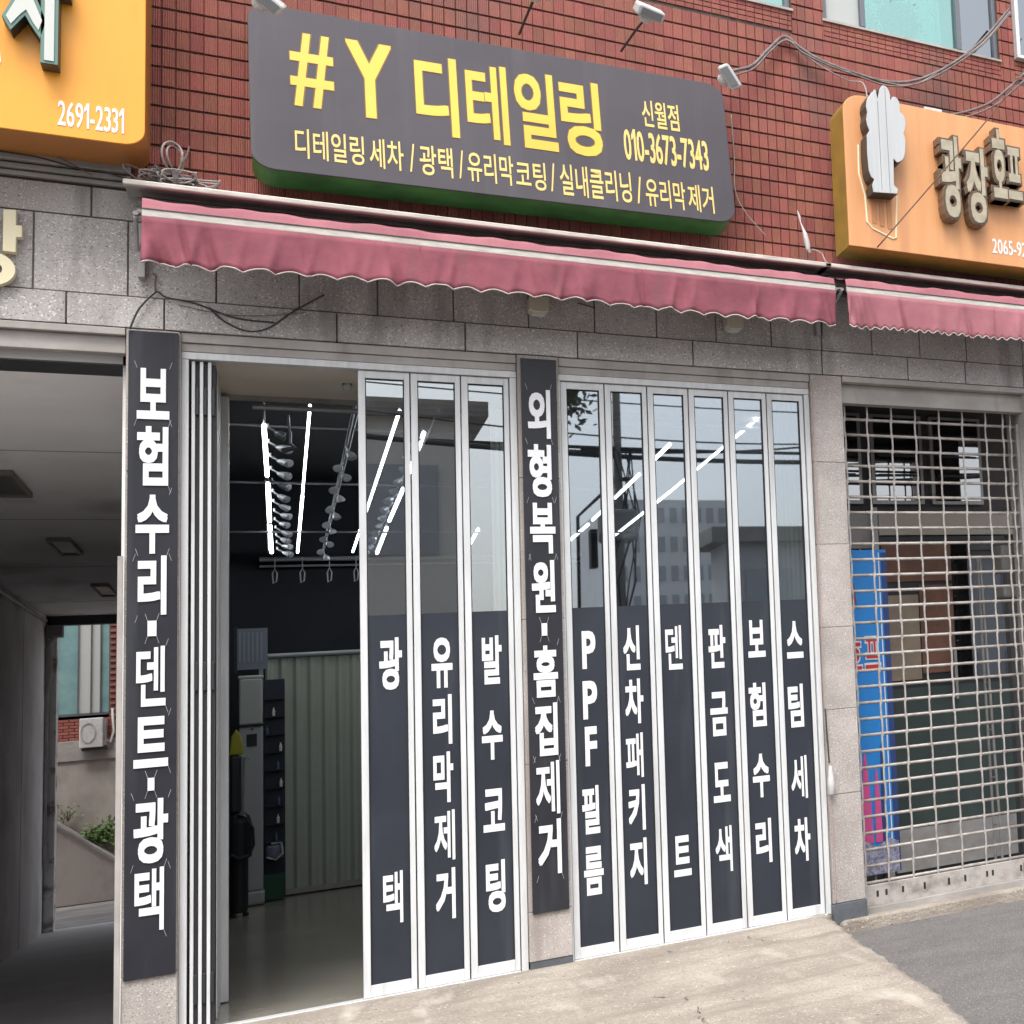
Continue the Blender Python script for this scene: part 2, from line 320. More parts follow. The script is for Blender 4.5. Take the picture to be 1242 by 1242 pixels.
# concrete apron: ramp from the door sill down to the road, rounded irregular right edge
edge = [(2.60, .03, -.004), (2.549, -.034, -.004), (2.529, -.308, -.009), (2.444, -.884, -.025), (2.377, -1.571, -.044), (2.304, -2.218, -.062), (2.252, -2.744, -.077), (2.149, -3.319, -.093), (2.02, -3.8, -.105), (1.7, -4.1, -.115)]
NV = 150
def edge_at(t):
    i = min(int(t * (len(edge) - 1)), len(edge) - 2); f = t * (len(edge) - 1) - i
    return [edge[i][k] * (1 - f) + edge[i + 1][k] * f for k in range(3)]
M = MB(); NU = 60
for j in range(NV + 1):
    e = edge_at(j / NV)
    for i in range(NU + 1):
        u = i / NU; x = -.36 + (e[0] + .36) * u
        wob = (.003 * math.sin(x * 9 + e[1] * 3) + .0035 * math.sin(e[1] * 23 + x * 3 + 1.3 * math.sin(x * 5)) + .0012 * math.sin(e[1] * 61 + x * 9)) * min(1, -min(e[1], 0) * 3)
        dz = 0
        if u > .985: dz = -.012
        elif u > .965: dz = .006
        M.v.append((x + (random.uniform(-.012, .006) if i == NU else 0), e[1], e[2] + wob + dz - (.06 if i == NU and j > NV - 3 else 0)))
for j in range(NV):
    for i in range(NU):
        b = j * (NU + 1) + i; M.f.append((b, b + NU + 1, b + NU + 2, b + 1))
# skirts
def skirt(ids):
    for a, b in zip(ids, ids[1:]):
        k = len(M.v); M.v += [(M.v[a][0] + (.02 if a % (NU + 1) == NU else 0), M.v[a][1], -.5), (M.v[b][0] + (.02 if b % (NU + 1) == NU else 0), M.v[b][1], -.5)]; M.f.append((a, b, k + 1, k))
skirt([j * (NU + 1) + NU for j in range(NV + 1)]); skirt([j * (NU + 1) for j in range(NV + 1)][::-1]); skirt([NV * (NU + 1) + i for i in range(NU + 1)][::-1])
M.build('concrete_apron', concrete_a, kind='structure', smooth=True)
def apz(x, y):
    t = 0
    for k in range(len(edge) - 1):
        if edge[k + 1][1] <= y <= edge[k][1]: f = (edge[k][1] - y) / max(1e-6, edge[k][1] - edge[k + 1][1]); return edge[k][2] * (1 - f) + edge[k + 1][2] * f
    return edge[0][2]
rc = random.Random(11)
for (x, y, ax, n_) in ((2.05, -.25, .5, 20), (1.5, -1.5, -.3, 22)):
    M = MB(); P_ = []
    for k in range(n_):
        P_.append((x, y, apz(x, y) + .0035)); x += rc.gauss(ax * .03, .016); y -= rc.uniform(.02, .09)
        if x > 2.15: break
    for (a0, b0) in zip(P_, P_[1:]):
        q_ = len(M.v); w_ = rc.uniform(.0012, .003); M.v += [(a0[0] - w_, a0[1], a0[2]), (a0[0] + w_, a0[1], a0[2]), (b0[0] + w_ * .8, b0[1], b0[2]), (b0[0] - w_ * .8, b0[1], b0[2])]; M.f.append((q_, q_ + 3, q_ + 2, q_ + 1))
    M.build('apron_crack', crack_m, bpy.data.objects['concrete_apron'])
B(-.36, 2.8, .03, 9.0, -.3, -.004).build('shop_floor', shop_floor, kind='structure')
B(2.80, 4.35, .05, 1.35, -.3, -.02).build('entry_floor', concrete_g, kind='structure')
M = MB(); M.prism([(2.62, -.30), (4.6, -.30), (4.6, -.062), (2.66, -.055), (2.63, -.07)], -.05, .12); M.build('threshold', concrete_a, bevel=.012, kind='structure')

# ------------------------------------------------------------------ the building
bld = thing('brick_building', 'red brick tiled building with grey granite lower storey holding the shopfronts', 'building', (0, .3, 0))
X0, X1 = -6.0, 9.0
WIN = [(1.25, 2.585, 5.88, 7.2), (2.79, 4.015, 5.865, 7.2), (4.13, 5.6, 5.90, 7.2)]
# masonry backing wall with real openings
M = MB(); xs = sorted({X0, X1, *[q for w_ in WIN for q in w_[:2]]})
for a, b in zip(xs, xs[1:]):
    hole = [w_ for w_ in WIN if w_[0] <= a and b <= w_[1]]
    if hole: M.box(a, b, .012, .28, 4.11, hole[0][2]); M.box(a, b, .012, .28, hole[0][3], 9)
    else: M.box(a, b, .012, .28, 4.11, 9)
M.build('masonry_wall', mortar, bld)
body = mat('upper_render', (.22, .10, .08), .8)
M = MB(); M.box(X0, X1, .282, 14.2, 7.6, 9); M.box(X0, X0 + .3, .282, 14.2, -.5, 7.6); M.box(X1 - .3, X1, .282, 14.2, -.5, 7.6)
M.box(X0 + .3, -2.06, 13.9, 14.2, -.5, 7.6); M.box(-.56, X1 - .3, 13.9, 14.2, -.5, 7.6); M.box(-2.06, -.56, 13.9, 14.2, 3.3, 7.6)
M.build('rear_wall', body, bld)
B(X0 + .3, X1 - .3, .282, 13.9, 4.25, 4.45).build('upper_floor_slab', concrete_g, bld)
B(X0 + .3, X1 - .3, .62, .66, 4.45, 7.6).build('upper_room_wall', mat('room_dark', (.06, .065, .07), .8), bld)
# brick tiles
P, PZ, Z0 = .0525, .104, 4.257
def free(x0, x1, z0, z1):
    for p, q, c, d_ in WIN:
        if z1 > c - .15 and z0 < d_:
            if x0 >= p - .002 and x1 <= q + .002: return None
            if x0 < p < x1: x1 = p - .002
            if x0 < q < x1: x0 = q + .002
    return (x0, x1) if x1 - x0 > .008 else None
tm = MB(); a, t_ = .0254, .0018; h = .0468
tm.v = [(-a, .013, 0), (a, .013, 0), (a, .013, 2 * h), (-a, .013, 2 * h), (-a, .003, 0), (a, .003, 0), (a, .003, 2 * h), (-a, .003, 2 * h), (-a + t_, 0, t_), (a - t_, 0, t_), (a - t_, 0, 2 * h - t_), (-a + t_, 0, 2 * h - t_)]
tm.f = [(0, 1, 5, 4), (1, 2, 6, 5), (2, 3, 7, 6), (3, 0, 4, 7), (4, 5, 9, 8), (5, 6, 10, 9), (6, 7, 11, 10), (7, 4, 8, 11), (8, 9, 10, 11)]
tm.build('brick', brick, None, origin=(0, 0, 0)); tile0 = bpy.data.objects['brick']; TME = tile0.data; bpy.data.objects.remove(tile0)
cells = []
r = -2
while Z0 + r * PZ < 9:
    z = Z0 + r * PZ + .0052; x = -2.6 - .0045
    while x < 6.5:
        fr = free(x - a, x + a, z, z + 2 * h)
        if z > 4.12 and fr:
            hid = (-.03 < x < 2.08 and 4.30 < z < 5.0) or (x > 2.90 and 4.30 < z < 5.0) or (x < -.52 and z > 4.33)
            vis = -.50 < x < 4.3 and z < 6.1 and not hid and 4.15 < z
            cells.append((vis, math.hypot(x - .2, z - 4.6) + (0 if x < 3 else 1), (fr[0] + fr[1]) / 2, z, (fr[1] - fr[0]) / (2 * a)))
        x += P
    r += 1
vis = sorted([c for c in cells if c[0]], key=lambda c: c[1]); big = vis[:298]; rest = vis[298:] + [c for c in cells if not c[0]]
for c in big:
    o = bpy.data.objects.new('brick', TME); COL.objects.link(o); o.parent = bld
    o.scale = (c[4], 1, 1); o.location = (c[2], -.3 + random.uniform(-.0012, .001), c[3] + random.uniform(-.001, .001)); o.rotation_euler = (random.uniform(-.012, .012), 0, random.uniform(-.02, .02))
M = MB()
for c in rest:
    b = len(M.v); dy = random.uniform(-.0012, .001)
    M.v += [(v[0] * c[4] + c[2], v[1] + dy, v[2] + c[3]) for v in tm.v]; M.f += [tuple(b + i for i in f) for f in tm.f]
M.build('brickwork', brick, bld, kind='stuff')
# narrow brick courses below the windows
M = MB()
for wx0, wx1, wz, _ in WIN:
    for k in range(4):
        x = wx0
        while x < wx1 - .01:
            z = wz - .145 + k * .0345; M.box(x, min(x + .047, wx1), .002 + random.uniform(-.001, .001), .013, z, z + .028); x += .0505
M.build('small_brickwork', brick, bld, kind='stuff')
# upper windows
def window(x0, x1, z0, z1, divs, fr, mats, wf=.028, y=.03, sill=True):
    M = MB(); M.box(x0, x1, y, y + .07, z0, z0 + wf * .9); M.box(x0, x1, y, y + .07, z1 - wf, z1)
    M.box(x0, x0 + wf, y, y + .07, z0 + wf * .9, z1 - wf); M.box(x1 - wf, x1, y, y + .07, z0 + wf * .9, z1 - wf)
    for d_ in divs: M.box(d_ - .016, d_ + .016, y - .01, y + .08, z0 + wf * .9, z1 - wf)
    o = M.build('window', fr, bld, bevel=.002)
    e = [x0 + wf, *divs, x1 - wf]
    for i, (p, q) in enumerate(zip(e, e[1:])): B(p + .016 * (i > 0), q - .016 * (i < len(e) - 2), y + .03, y + .036, z0 + wf * .9, z1 - wf).build('pane', mats[i % len(mats)], o)
    if sill: B(x0 - .01, x1 + .01, -.012, y - .001, z0 - .012, z0 + .004).build('sill', beige_metal, o)
    return o
frame_dk = mat('window_frame_grey', (.13, .14, .16), .4, .3)
window(1.25, 2.585, 5.88, 7.2, [1.9], frame_dk, [teal_glass])
window(2.79, 4.015, 5.865, 7.2, [3.055, 3.727], frame_dk, [frost, teal_glass, smoke_glass])
window(4.13, 5.6, 5.90, 7.2, [4.8], white_al, [smoke_glass], y=-.05, sill=False)
# granite cladding
def slab(x0, x1, z0, z1, y0=0., y1=.05, mm=None, g=.003):
    dy = random.uniform(-.0015, .0015); return B(x0 + g, x1 - g, y0 + dy, y1, z0 + g, z1 - g).build('granite_slab', mm or granite, bld, bevel=.003)
B(X0, X1, .02, .40, 3.43, 4.108).build('lintel_core', concrete_g, bld)
ja = [-3.0, -2.3, -1.6, -1.15, -.669, -.10, .47, 1.04, 1.61, 2.18, 2.75, 3.32, 3.89, 4.46, 5.0]
jb = [-2.78, -2.14, -1.5, -.862, -.54, -.22, .10, .42, .75, 1.096, 1.42, 1.74, 2.064, 2.38, 2.682, 3.0, 3.317, 3.64, 4.05, 4.4, 5.0]
jc = [-2.9, -1.9, -1.3, -.75, -.41, .25, .80, 1.33, 1.93, 2.677, 3.227, 3.622, 4.045, 4.6, 5.2]
for J, za, zb, yy in ((ja, 3.955, 4.108, .0), (jb, 3.572, 3.955, .004), (jc, 3.412, 3.572, -.004)):
    for p, q in zip(J, J[1:]): slab(p, q, za, zb, yy, .06)
# pillars
for x0, x1, zs, mm in ((-.545, -.352, [-.5, .30, 1.1, 1.9, 2.7, 3.41], granite_warm), (1.035, 1.234, [.035, .30, 1.1, 1.9, 2.7, 3.41], granite_warm), (2.60, 2.795, [.052, .72, 1.25, 1.77, 2.302, 2.836, 3.41], granite_warm)):
    B(x0 + .01, x1 - .01, .02, .30, zs[0], 3.43).build('pillar_core', concrete_g, bld)
    for p, q in zip(zs, zs[1:]): slab(x0, x1, p, q, 0, .32 if x0 > 2 else .12, mm, .0012)
for p, q in zip([-.5, .35, 1.2, 2.05, 2.9], [.35, 1.2, 2.05, 2.9, 3.41]):
    for g, h_ in ((-2.62, -2.07), (-3.6, -2.62), (-4.6, -3.6), (X0, -4.6)): slab(g, h_, p, q, 0, .10)
B(1.04, 1.23, .004, .12, -.08, .034).build('pillar_foot', blue_grey, bld)
B(2.595, 2.80, -.006, .32, -.10, .050).build('pillar_foot', blue_grey, bld, bevel=.004)
# stepped metal/stone mouldings over the openings
for x0, x1 in ((-.35, 1.033), (1.236, 2.598)):
    B(x0, x1, .012, .10, 3.362, 3.410).build('moulding', beige_metal, bld, bevel=.003)
    B(x0, x1, .026, .10, 3.318, 3.360).build('moulding', beige_metal, bld, bevel=.003)
B(-2.1, -.547, -.004, .06, 3.375, 3.41).build('moulding', beige_metal, bld, bevel=.003)
B(-2.1, -.547, .03, .10, 3.29, 3.374).build('moulding', beige_metal, bld, bevel=.003)
B(2.797, 4.10, -.012, .06, 3.372, 3.409).build('moulding', beige_metal, bld, bevel=.003)
B(2.797, 4.06, .06, .14, 3.245, 3.371).build('shutter_hood', beige_metal, bld, bevel=.003)
B(4.045, 4.32, .0, .34, -.12, 3.41).build('granite_jamb', granite, bld, bevel=.004)
# ledge under the brick, three drawn mouldings on the left bay
for z0, z1, y in ((4.118, 4.140, -.02), (4.146, 4.168, -.045), (4.176, 4.215, -.075)):
    B(-3, -.53, y, .012, z0, z1).build('ledge_moulding', grey_al, bld, bevel=.003)
B(-.53, 4.6, -.07, .012, 4.112, 4.135).build('ledge_moulding', grey_al, bld)
# shop interior shell
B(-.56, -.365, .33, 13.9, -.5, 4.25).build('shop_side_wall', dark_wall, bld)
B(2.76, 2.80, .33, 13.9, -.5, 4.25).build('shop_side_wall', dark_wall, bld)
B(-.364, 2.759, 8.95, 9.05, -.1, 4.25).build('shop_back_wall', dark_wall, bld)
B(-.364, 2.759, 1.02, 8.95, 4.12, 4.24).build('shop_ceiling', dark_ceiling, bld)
B(-.364, 2.759, .07, .99, 3.312, 3.40).build('shop_soffit', soffit_m, bld)
B(-.364, 2.759, .992, 1.018, 3.285, 4.2).build('soffit_edge_trim', beige_metal, bld)
B(-.352, -.232, .30, .985, 0, 3.31).build('jamb_panel', beige_metal, bld, bevel=.002)
for k in range(3): B(-.2315, -.222, .34 + k * .21, .46 + k * .21, .0, 3.30).build('jamb_strip', white_al, bld)
B(-.25, -.19, .90, .985, 0.002, 3.28).build('jamb_post', white_al, bld, bevel=.003)
# passage shell
B(-2.30, -2.05, .10, 13.9, -.5, 3.25).build('passage_wall', plaster_w, bld)
B(-2.30, -.562, .12, 14.2, 3.252, 3.34).build('passage_ceiling', ceil_w, bld)
B(-.562, -.548, .12, 13.9, -.5, 3.25).build('passage_wall', plaster_w, bld)
B(-2.05, -.562, .10, .36, 3.245, 3.2515).build('ceiling_slot', dark_pl, bld)
B(-2.049, -.563, 13.98, 14.12, 3.14, 3.251).build('passage_beam', dark_pl, bld)
B(-2.10, -2.045, 13.86, 13.90, -.46, 3.25).build('door_track', dark_pl, bld)
B(-.566, -.5475, -.016, .0, -.5, 2.285).build('corner_trim', beige_metal, bld)
M = MB(); M.box(-2.30, -1.96, 13.902, 14.10, -.46, 3.12); M.build('rear_jamb', mat('peeling_paint', (.80, .78, .75), .8, col2=(.30, .28, .26), scale=5, lo=.52, hi=.64), bld)
M = MB(); M.box(-2.042, -2.02, 13.80, 13.85, .3, 3.1); M.build('roller_guide', grey_al, bld)

cd_ = MB().tube([(-2.03, .6, 3.18), (-2.03, 8.0, 3.18), (-2.03, 13.6, 3.17)], .018, 8).build('conduit', grey_al, bld)
for y in (4.2, 8.4, 12.0): B(-2.0495, -2.0485, y, y + .02, -.45, 3.24).build('plaster_joint', mat('joint_grey', (.25, .24, .23), .9), bld)
for y in (2.6, 5.6, 8.8, 12.2): B(-2.049, -.563, y, y + .015, 3.2500, 3.2512).build('ceiling_joint', mat('joint_grey', (.25, .24, .23), .9), bld)
# ------------------------------------------------------------------ ceiling vents in the passage
for i, (xa, xb, ya, yb, txt) in enumerate([(-1.43, -1.26, 3.32, 4.28, 'recessed square ceiling light nearest the street in the passage'), (-1.41, -1.27, 6.67, 7.68, 'middle recessed ceiling light of the passage row'), (-1.42, -1.29, 10.33, 11.45, 'farthest recessed ceiling light at the passage end')]):
    t = thing('ceiling_light', txt, 'ceiling light', ((xa + xb) / 2, (ya + yb) / 2, 3.24), 'recessed ceiling lights in the passage')
    M = MB(); f_ = .014; M.box(xa, xb, ya, ya + f_ * 4, 3.215, 3.2505); M.box(xa, xb, yb - f_ * 4, yb, 3.215, 3.2505); M.box(xa, xa + f_, ya + f_ * 4, yb - f_ * 4, 3.215, 3.2505); M.box(xb - f_, xb, ya + f_ * 4, yb - f_ * 4, 3.215, 3.2505)
    M.build('frame', mat('light_frame', (.20, .18, .165), .5), t)
    B(xa + f_, xb - f_, ya + f_ * 4, yb - f_ * 4, 3.23, 3.245).build('diffuser', mat('unlit_diffuser', (.07, .065, .06), .4), t)

# ------------------------------------------------------------------ folding doors
LET = {'left_column': [('보', -0.504, -0.389, 2.957, 3.211), ('험', -0.502, -0.392, 2.628, 2.922), ('수', -0.505, -0.388, 2.294, 2.583), ('리', -0.496, -0.396, 1.996, 2.284), ('·', -0.461, -0.43, 1.894, 1.968), ('덴', -0.499, -0.397, 1.558, 1.845), ('트', -0.506, -0.387, 1.268, 1.508), ('·', -0.457, -0.434, 1.158, 1.218), ('광', -0.504, -0.386, 0.818, 1.119), ('택', -0.499, -0.399, 0.503, 0.796)],
 'mid_column': [('외', 1.079, 1.187, 2.924, 3.207), ('형', 1.075, 1.186, 2.588, 2.891), ('복', 1.078, 1.197, 2.266, 2.555), ('원', 1.08, 1.19, 1.933, 2.228), ('·', 1.121, 1.147, 1.804, 1.873), ('흠', 1.079, 1.192, 1.461, 1.748), ('집', 1.08, 1.185, 1.138, 1.428), ('제', 1.078, 1.188, 0.816, 1.108), ('거', 1.082, 1.189, 0.491, 0.788)],
 'leaves': [('광', 0.413, 0.508, 1.563, 1.839), ('택', 0.419, 0.5, 0.353, 0.619), ('유', 0.633, 0.724, 1.555, 1.826), ('리', 0.636, 0.718, 1.252, 1.518), ('막', 0.634, 0.72, 0.943, 1.212), ('제', 0.634, 0.723, 0.638, 0.902), ('거', 0.637, 0.721, 0.331, 0.597), ('발', 0.855, 0.944, 1.557, 1.824), ('수', 0.848, 0.941, 1.145, 1.412), ('코', 0.848, 0.943, 0.757, 0.987), ('팅', 0.854, 0.94, 0.327, 0.603), ('P', 1.322, 1.388, 1.607, 1.824), ('P', 1.32, 1.39, 1.32, 1.538), ('F', 1.325, 1.383, 1.055, 1.278), ('필', 1.303, 1.387, 0.675, 0.944), ('름', 1.304, 1.398, 0.335, 0.604), ('신', 1.526, 1.611, 1.583, 1.843), ('차', 1.528, 1.62, 1.272, 1.532), ('패', 1.524, 1.611, 0.961, 1.218), ('키', 1.529, 1.613, 0.659, 0.919), ('지', 1.528, 1.614, 0.349, 0.614), ('덴', 1.743, 1.83, 1.57, 1.832), ('트', 1.75, 1.84, 0.361, 0.595), ('판', 1.971, 2.064, 1.562, 1.822), ('금', 1.969, 2.063, 1.154, 1.418), ('도', 1.971, 2.062, 0.759, 0.995), ('색', 1.971, 2.06, 0.347, 0.617), ('보', 2.19, 2.287, 1.612, 1.842), ('험', 2.183, 2.278, 1.188, 1.456), ('수', 2.188, 2.282, 0.758, 1.021), ('리', 2.191, 2.279, 0.363, 0.628), ('스', 2.411, 2.506, 1.591, 1.824), ('팀', 2.405, 2.493, 1.161, 1.429), ('세', 2.404, 2.497, 0.719, 0.983), ('차', 2.409, 2.5, 0.336, 0.601)]}
FZ = 1.96
def leaf(parent, x0, x1, y=.05, gl=glass, txt=None, ls=.032, rs=.026):
    z0, z1 = .0, 3.278; M = MB()
    M.box(x0 + .003, x0 + ls, y, y + .045, z0, z1); M.box(x1 - rs, x1 - .003, y, y + .045, z0, z1)
    M.box(x0 + ls, x1 - rs, y, y + .045, z0, z0 + .060); M.box(x0 + ls, x1 - rs, y, y + .045, z1 - .040, z1)
    o = M.build('door_leaf', white_al, parent, bevel=.002)
    if txt: o['label'] = txt
    M = MB(); g = .004; a, b, c, d_ = x0 + ls, x1 - rs, z0 + .06, z1 - .04
    M.box(a, a + g, y + .006, y + .03, c, d_); M.box(b - g, b, y + .006, y + .03, c, d_); M.box(a + g, b - g, y + .006, y + .03, d_ - g, d_)
    M.build('gasket', rubber, o)
    B(a + g, b - g, y + .018, y + .023, c, d_ - g).build('glass_pane', gl, o)
    B(a + g, b - g, y + .0135, y + .0155, c, FZ).build('black_film', film, o)
    for L_ in LET['leaves']:
        if x0 < (L_[1] + L_[2]) / 2 < x1: letter(L_[0], *L_[1:], y + .0105, .003, white_vinyl, o, off=.034)
    return o
W_ = .2222
dl = thing('folding_door', 'white folding glass door at left, half open, three shut leaves beside folded stack', 'folding door', (.3, .05, 0))
dr = thing('folding_door', 'white folding glass door at right, fully shut, six leaves with black lettered film', 'folding door', (1.9, .05, 0))
for i, s in enumerate(('광택', '유리막제거', '발수코팅')): leaf(dl, .334 + i * W_ * 1.003, .334 + (i + 1) * W_ * 1.003, gl=glass_l if i < 2 else glass_l, txt='door leaf lettered ' + s)
for i, s in enumerate(('PPF필름', '신차패키지', '덴트', '판금도색', '보험수리', '스팀세차')): leaf(dr, 1.245 + i * W_ * .992, 1.245 + (i + 1) * W_ * .992, txt='door leaf lettered ' + s)
# outer frames
B(-.349, 1.034, .03, .11, 3.282, 3.317).build('head_frame', white_al, dl, bevel=.002)
B(-.349, -.322, .034, .12, -.02, 3.281).build('jamb_frame', white_al, dl, bevel=.002)
B(1.004, 1.034, .034, .12, -.01, 3.281).build('jamb_frame', white_al, dl, bevel=.002)
B(-.32, 1.0, .02, .11, -.02, -.0015).build('sill_track', white_al, dl, bevel=.003)
B(1.236, 2.598, .03, .11, 3.282, 3.317).build('head_frame', white_al, dr, bevel=.002)
B(1.2365, 1.244, .034, .12, -.01, 3.281).build('jamb_frame', white_al, dr)
B(2.569, 2.598, .034, .12, -.01, 3.281).build('jamb_frame', white_al, dr, bevel=.002)
B(1.245, 2.57, .02, .11, -.02, -.0015).build('sill_track', white_al, dr, bevel=.003)
# folded stack: leaves turned edge-on
for k in range(3):
    x = -.312 + k * .030
    M = MB(); M.box(x, x + .013, .050, .085, -.0, 3.275); M.box(x, x + .013, .24, .275, 0, 3.275); M.box(x, x + .013, .085, .24, 0, .06); M.box(x, x + .013, .085, .24, 3.235, 3.275)
    o = M.build('folded_leaf', white_al, dl, bevel=.002)
    B(x + .004, x + .009, .085, .24, .06, 3.235).build('glass_pane', glass_l, o)
    B(x + .0135, x + .0285, .060, .27, .01, 3.265).build('gasket', rubber, o)
    for hz in (.12, 1.62, 3.0): B(x + .0155, x + .0265, .045, .062, hz, hz + .14).build('hinge', dark_pl, o, bevel=.003)

# ------------------------------------------------------------------ column sign boards
def board(x0, x1, z0, z1, key, label):
    t = thing('sign_board', label, 'sign', ((x0 + x1) / 2, 0, z0))
    B(x0, x1, -.017, -.0025, z0, z1).build('panel', panel_blk, t, bevel=.002)
    for L_ in LET[key]:
        letter(L_[0], *L_[1:], -.024, .0065, white_vinyl, t, off=.036)
    M = MB()
    for L_ in LET[key]:      # thin wires tying each letter to the board
        for sx, sz in ((0, 0), (1, 0), (0, 1), (1, 1)):
            if random.random() < .75:
                xx = L_[1 + sx]; zz = L_[3 + sz]; M.tube([(xx, -.022, zz), (xx + (sx - .5) * .018, -.0185, zz + (sz - .5) * .07)], .0009, 4)
    M.build('tie_wires', mat('tie_wire', (.40, .40, .42), .4), t)
    return t
board(-.535, -.358, .290, 3.398, 'left_column', 'tall black sign board with white letters 보험수리·덴트·광택 on left pillar')
board(1.052, 1.220, .290, 3.387, 'mid_column', 'tall black sign board with white letters 외형복원·흠집제거 on middle pillar')
B(-.352, -.3495, -.001, .03, 0, 3.40).build('pillar_edge_strip', beige_metal, bld)

# ------------------------------------------------------------------ main sign (tilted box with rounded corners)
def rrect(x0, x1, z0, z1, r, n=6, corners=(1, 1, 1, 1)):
    P_ = []
    for (cx, cz, a0, on) in ((x1 - r, z0 + r, -90, corners[1]), (x1 - r, z1 - r, 0, corners[2]), (x0 + r, z1 - r, 90, corners[3]), (x0 + r, z0 + r, 180, corners[0])):
        if on: P_ += [(cx + r * math.cos(math.radians(a0 + 90 * k / n)), cz + r * math.sin(math.radians(a0 + 90 * k / n))) for k in range(n + 1)]
        else: P_.append((cx + r * (1 if a0 in (-90, 0) else -1), cz + r * (1 if a0 in (0, 90) else -1)))
    return P_
ms = thing('shop_sign', 'large dark grey sign box with yellow lettering #Y 디테일링 above the long awning', 'sign', (-.085, -.3, 4.21))
ms.rotation_euler = Matrix((Vector((math.cos(.018), 0, math.sin(.018))), Vector((0, math.cos(.1494), -math.sin(.1494))), Vector((-math.sin(.018), -math.sin(.1494), math.cos(.1494) * math.cos(.018))))).transposed().to_euler()
MB().prism(rrect(0, 2.215, 0, .945, .095), 0, .012).build('sign_face', sign_face, ms, local=True, bevel=.003)
MB().prism(rrect(.004, 2.211, .004, .941, .093), .0125, .205).build('sign_case', green_side, ms, local=True)
for L_ in [('#', 0.161, 0.334, 0.379, 0.809), ('Y', 0.387, 0.58, 0.367, 0.82), ('디', 0.676, 0.862, 0.32, 0.805), ('테', 0.901, 1.09, 0.317, 0.808), ('일', 1.125, 1.319, 0.319, 0.808), ('링', 1.342, 1.539, 0.318, 0.803)]:
    bw = {'#': (.012, .002), 'Y': (.020, .008), '테': (.012, .014)}.get(L_[0], (.018, .016)); letter(L_[0], *L_[1:], -.0030, .002, yellow, ms, bold=bw, local=True)
    letter(L_[0], *L_[1:], -.0016, .0008, brown_edge, ms, bold=(bw[0] + .018, bw[1] + .008), local=True, name='letter_outline', grow=.0035)
for s, x0, x1, z0, z1 in [('디테일링', .171, .446, .080, .250), ('세차', .469, .61, .076, .250), ('/', .636, .658, .079, .246), ('광택', .679, .822, .070, .250), ('/', .849, .870, .076, .246), ('유리막', .887, 1.095, .068, .250), ('코팅', 1.106, 1.246, .060, .236), ('/', 1.268, 1.291, .065, .242), ('실내클리닝', 1.314, 1.666, .050, .248), ('/', 1.693, 1.719, .055, .230), ('유리막', 1.739, 1.947, .046, .230), ('제거', 1.962, 2.10, .046, .226)]:
    word(s, x0, x1, z0, z1, -.0025, .002, pale_yellow, ms, off=.008, local=True)
word('신월점', 1.757, 1.952, .571, .750, -.0025, .002, pale_yellow, ms, bold=(.012, .010), local=True)
word('010-3673-7343', 1.648, 2.094, .330, .540, -.0025, .002, pale_yellow, ms, bold=(.018, .008), local=True)

# ------------------------------------------------------------------ lamps on arms above the sign
def spotlight(base, head, label, dirx=0.):
    t = thing('sign_lamp', label, 'lamp', base, 'lamps over the dark sign')
    MB().tube([base, (base[0] + (head[0] - base[0]) * .5, base[1] + (head[1] - base[1]) * .55, base[2] + (head[2] - base[2]) * .5), (head[0], head[1] + .02, head[2] - .01)], .006, 6).build('arm', black_metal, t)
    x, y, z = head
    o = B(-.055, .055, -.032, .032, -.028, .022).build('lamp_housing', white_pl, t, bevel=.010, local=True, origin=(0, 0, 0)); o.location = Vector(head) - Vector(base); o.scale = (1.3,) * 3; o.rotation_euler = (math.radians(40), math.radians(dirx), math.radians(15))
    g = B(-.042, .042, -.038, -.0325, -.020, .014).build('lens', mat('lamp_lens', (.20, .21, .21), .2), o, local=True)
    rr = MB().lathe((0, .012, 0), [(.016, -.055), (.026, -.045), (.028, -.03), (.022, -.028)], 12).build('ballast', white_pl, o, local=True, smooth=False)
    M = MB()
    for k in range(5): M.box(-.045 + k * .020, -.040 + k * .020, .033, .045, -.024, .018)
    M.build('cooling_fins', white_pl, o, local=True)
    return t
spotlight((.02, -.40, 5.10), (-.022, -.70, 4.93), 'white floodlight at the top left corner of the dark sign', 35)
spotlight((1.03, -.43, 5.13), (1.078, -.75, 5.26), 'white floodlight on thin black arm above the middle of the sign', 0)
spotlight((1.52, -.43, 5.15), (1.608, -.75, 5.275), 'white floodlight on thin black arm right of the sign middle', 5)
spotlight((2.10, -.42, 5.13), (2.020, -.74, 4.985), 'white floodlight at the top right corner of the dark sign', 55)

# ------------------------------------------------------------------ left orange sign
lo = thing('orange_sign', 'bright orange sign box at upper left with white and green raised letter', 'sign', (-1.4, 0, 4.2))
MB().prism(rrect(-2.6, -.462, 4.205, 5.9, .075, 8), -.40, -.385).build('sign_face', orange_l, lo, bevel=.003)
MB().prism(rrect(-2.6, -.462, 4.205, 5.9, .075, 8), -.3845, -.03).build('sign_case', orange_side, lo)
jamo = [('stem', [(-.789, 4.518), (-.758, 4.518), (-.758, 4.86), (-.722, 4.86), (-.722, 4.905), (-.758, 4.905), (-.758, 5.2), (-.789, 5.2)]),
        ('legs', [(-.911, 4.70), (-.895, 4.665), (-.868, 4.715), (-.848, 4.745), (-.826, 4.690), (-.808, 4.655), (-.797, 4.705), (-.826, 4.80), (-.835, 4.95), (-.80, 4.95), (-.80, 4.98), (-.905, 4.98), (-.905, 4.95), (-.862, 4.95), (-.875, 4.80)])]
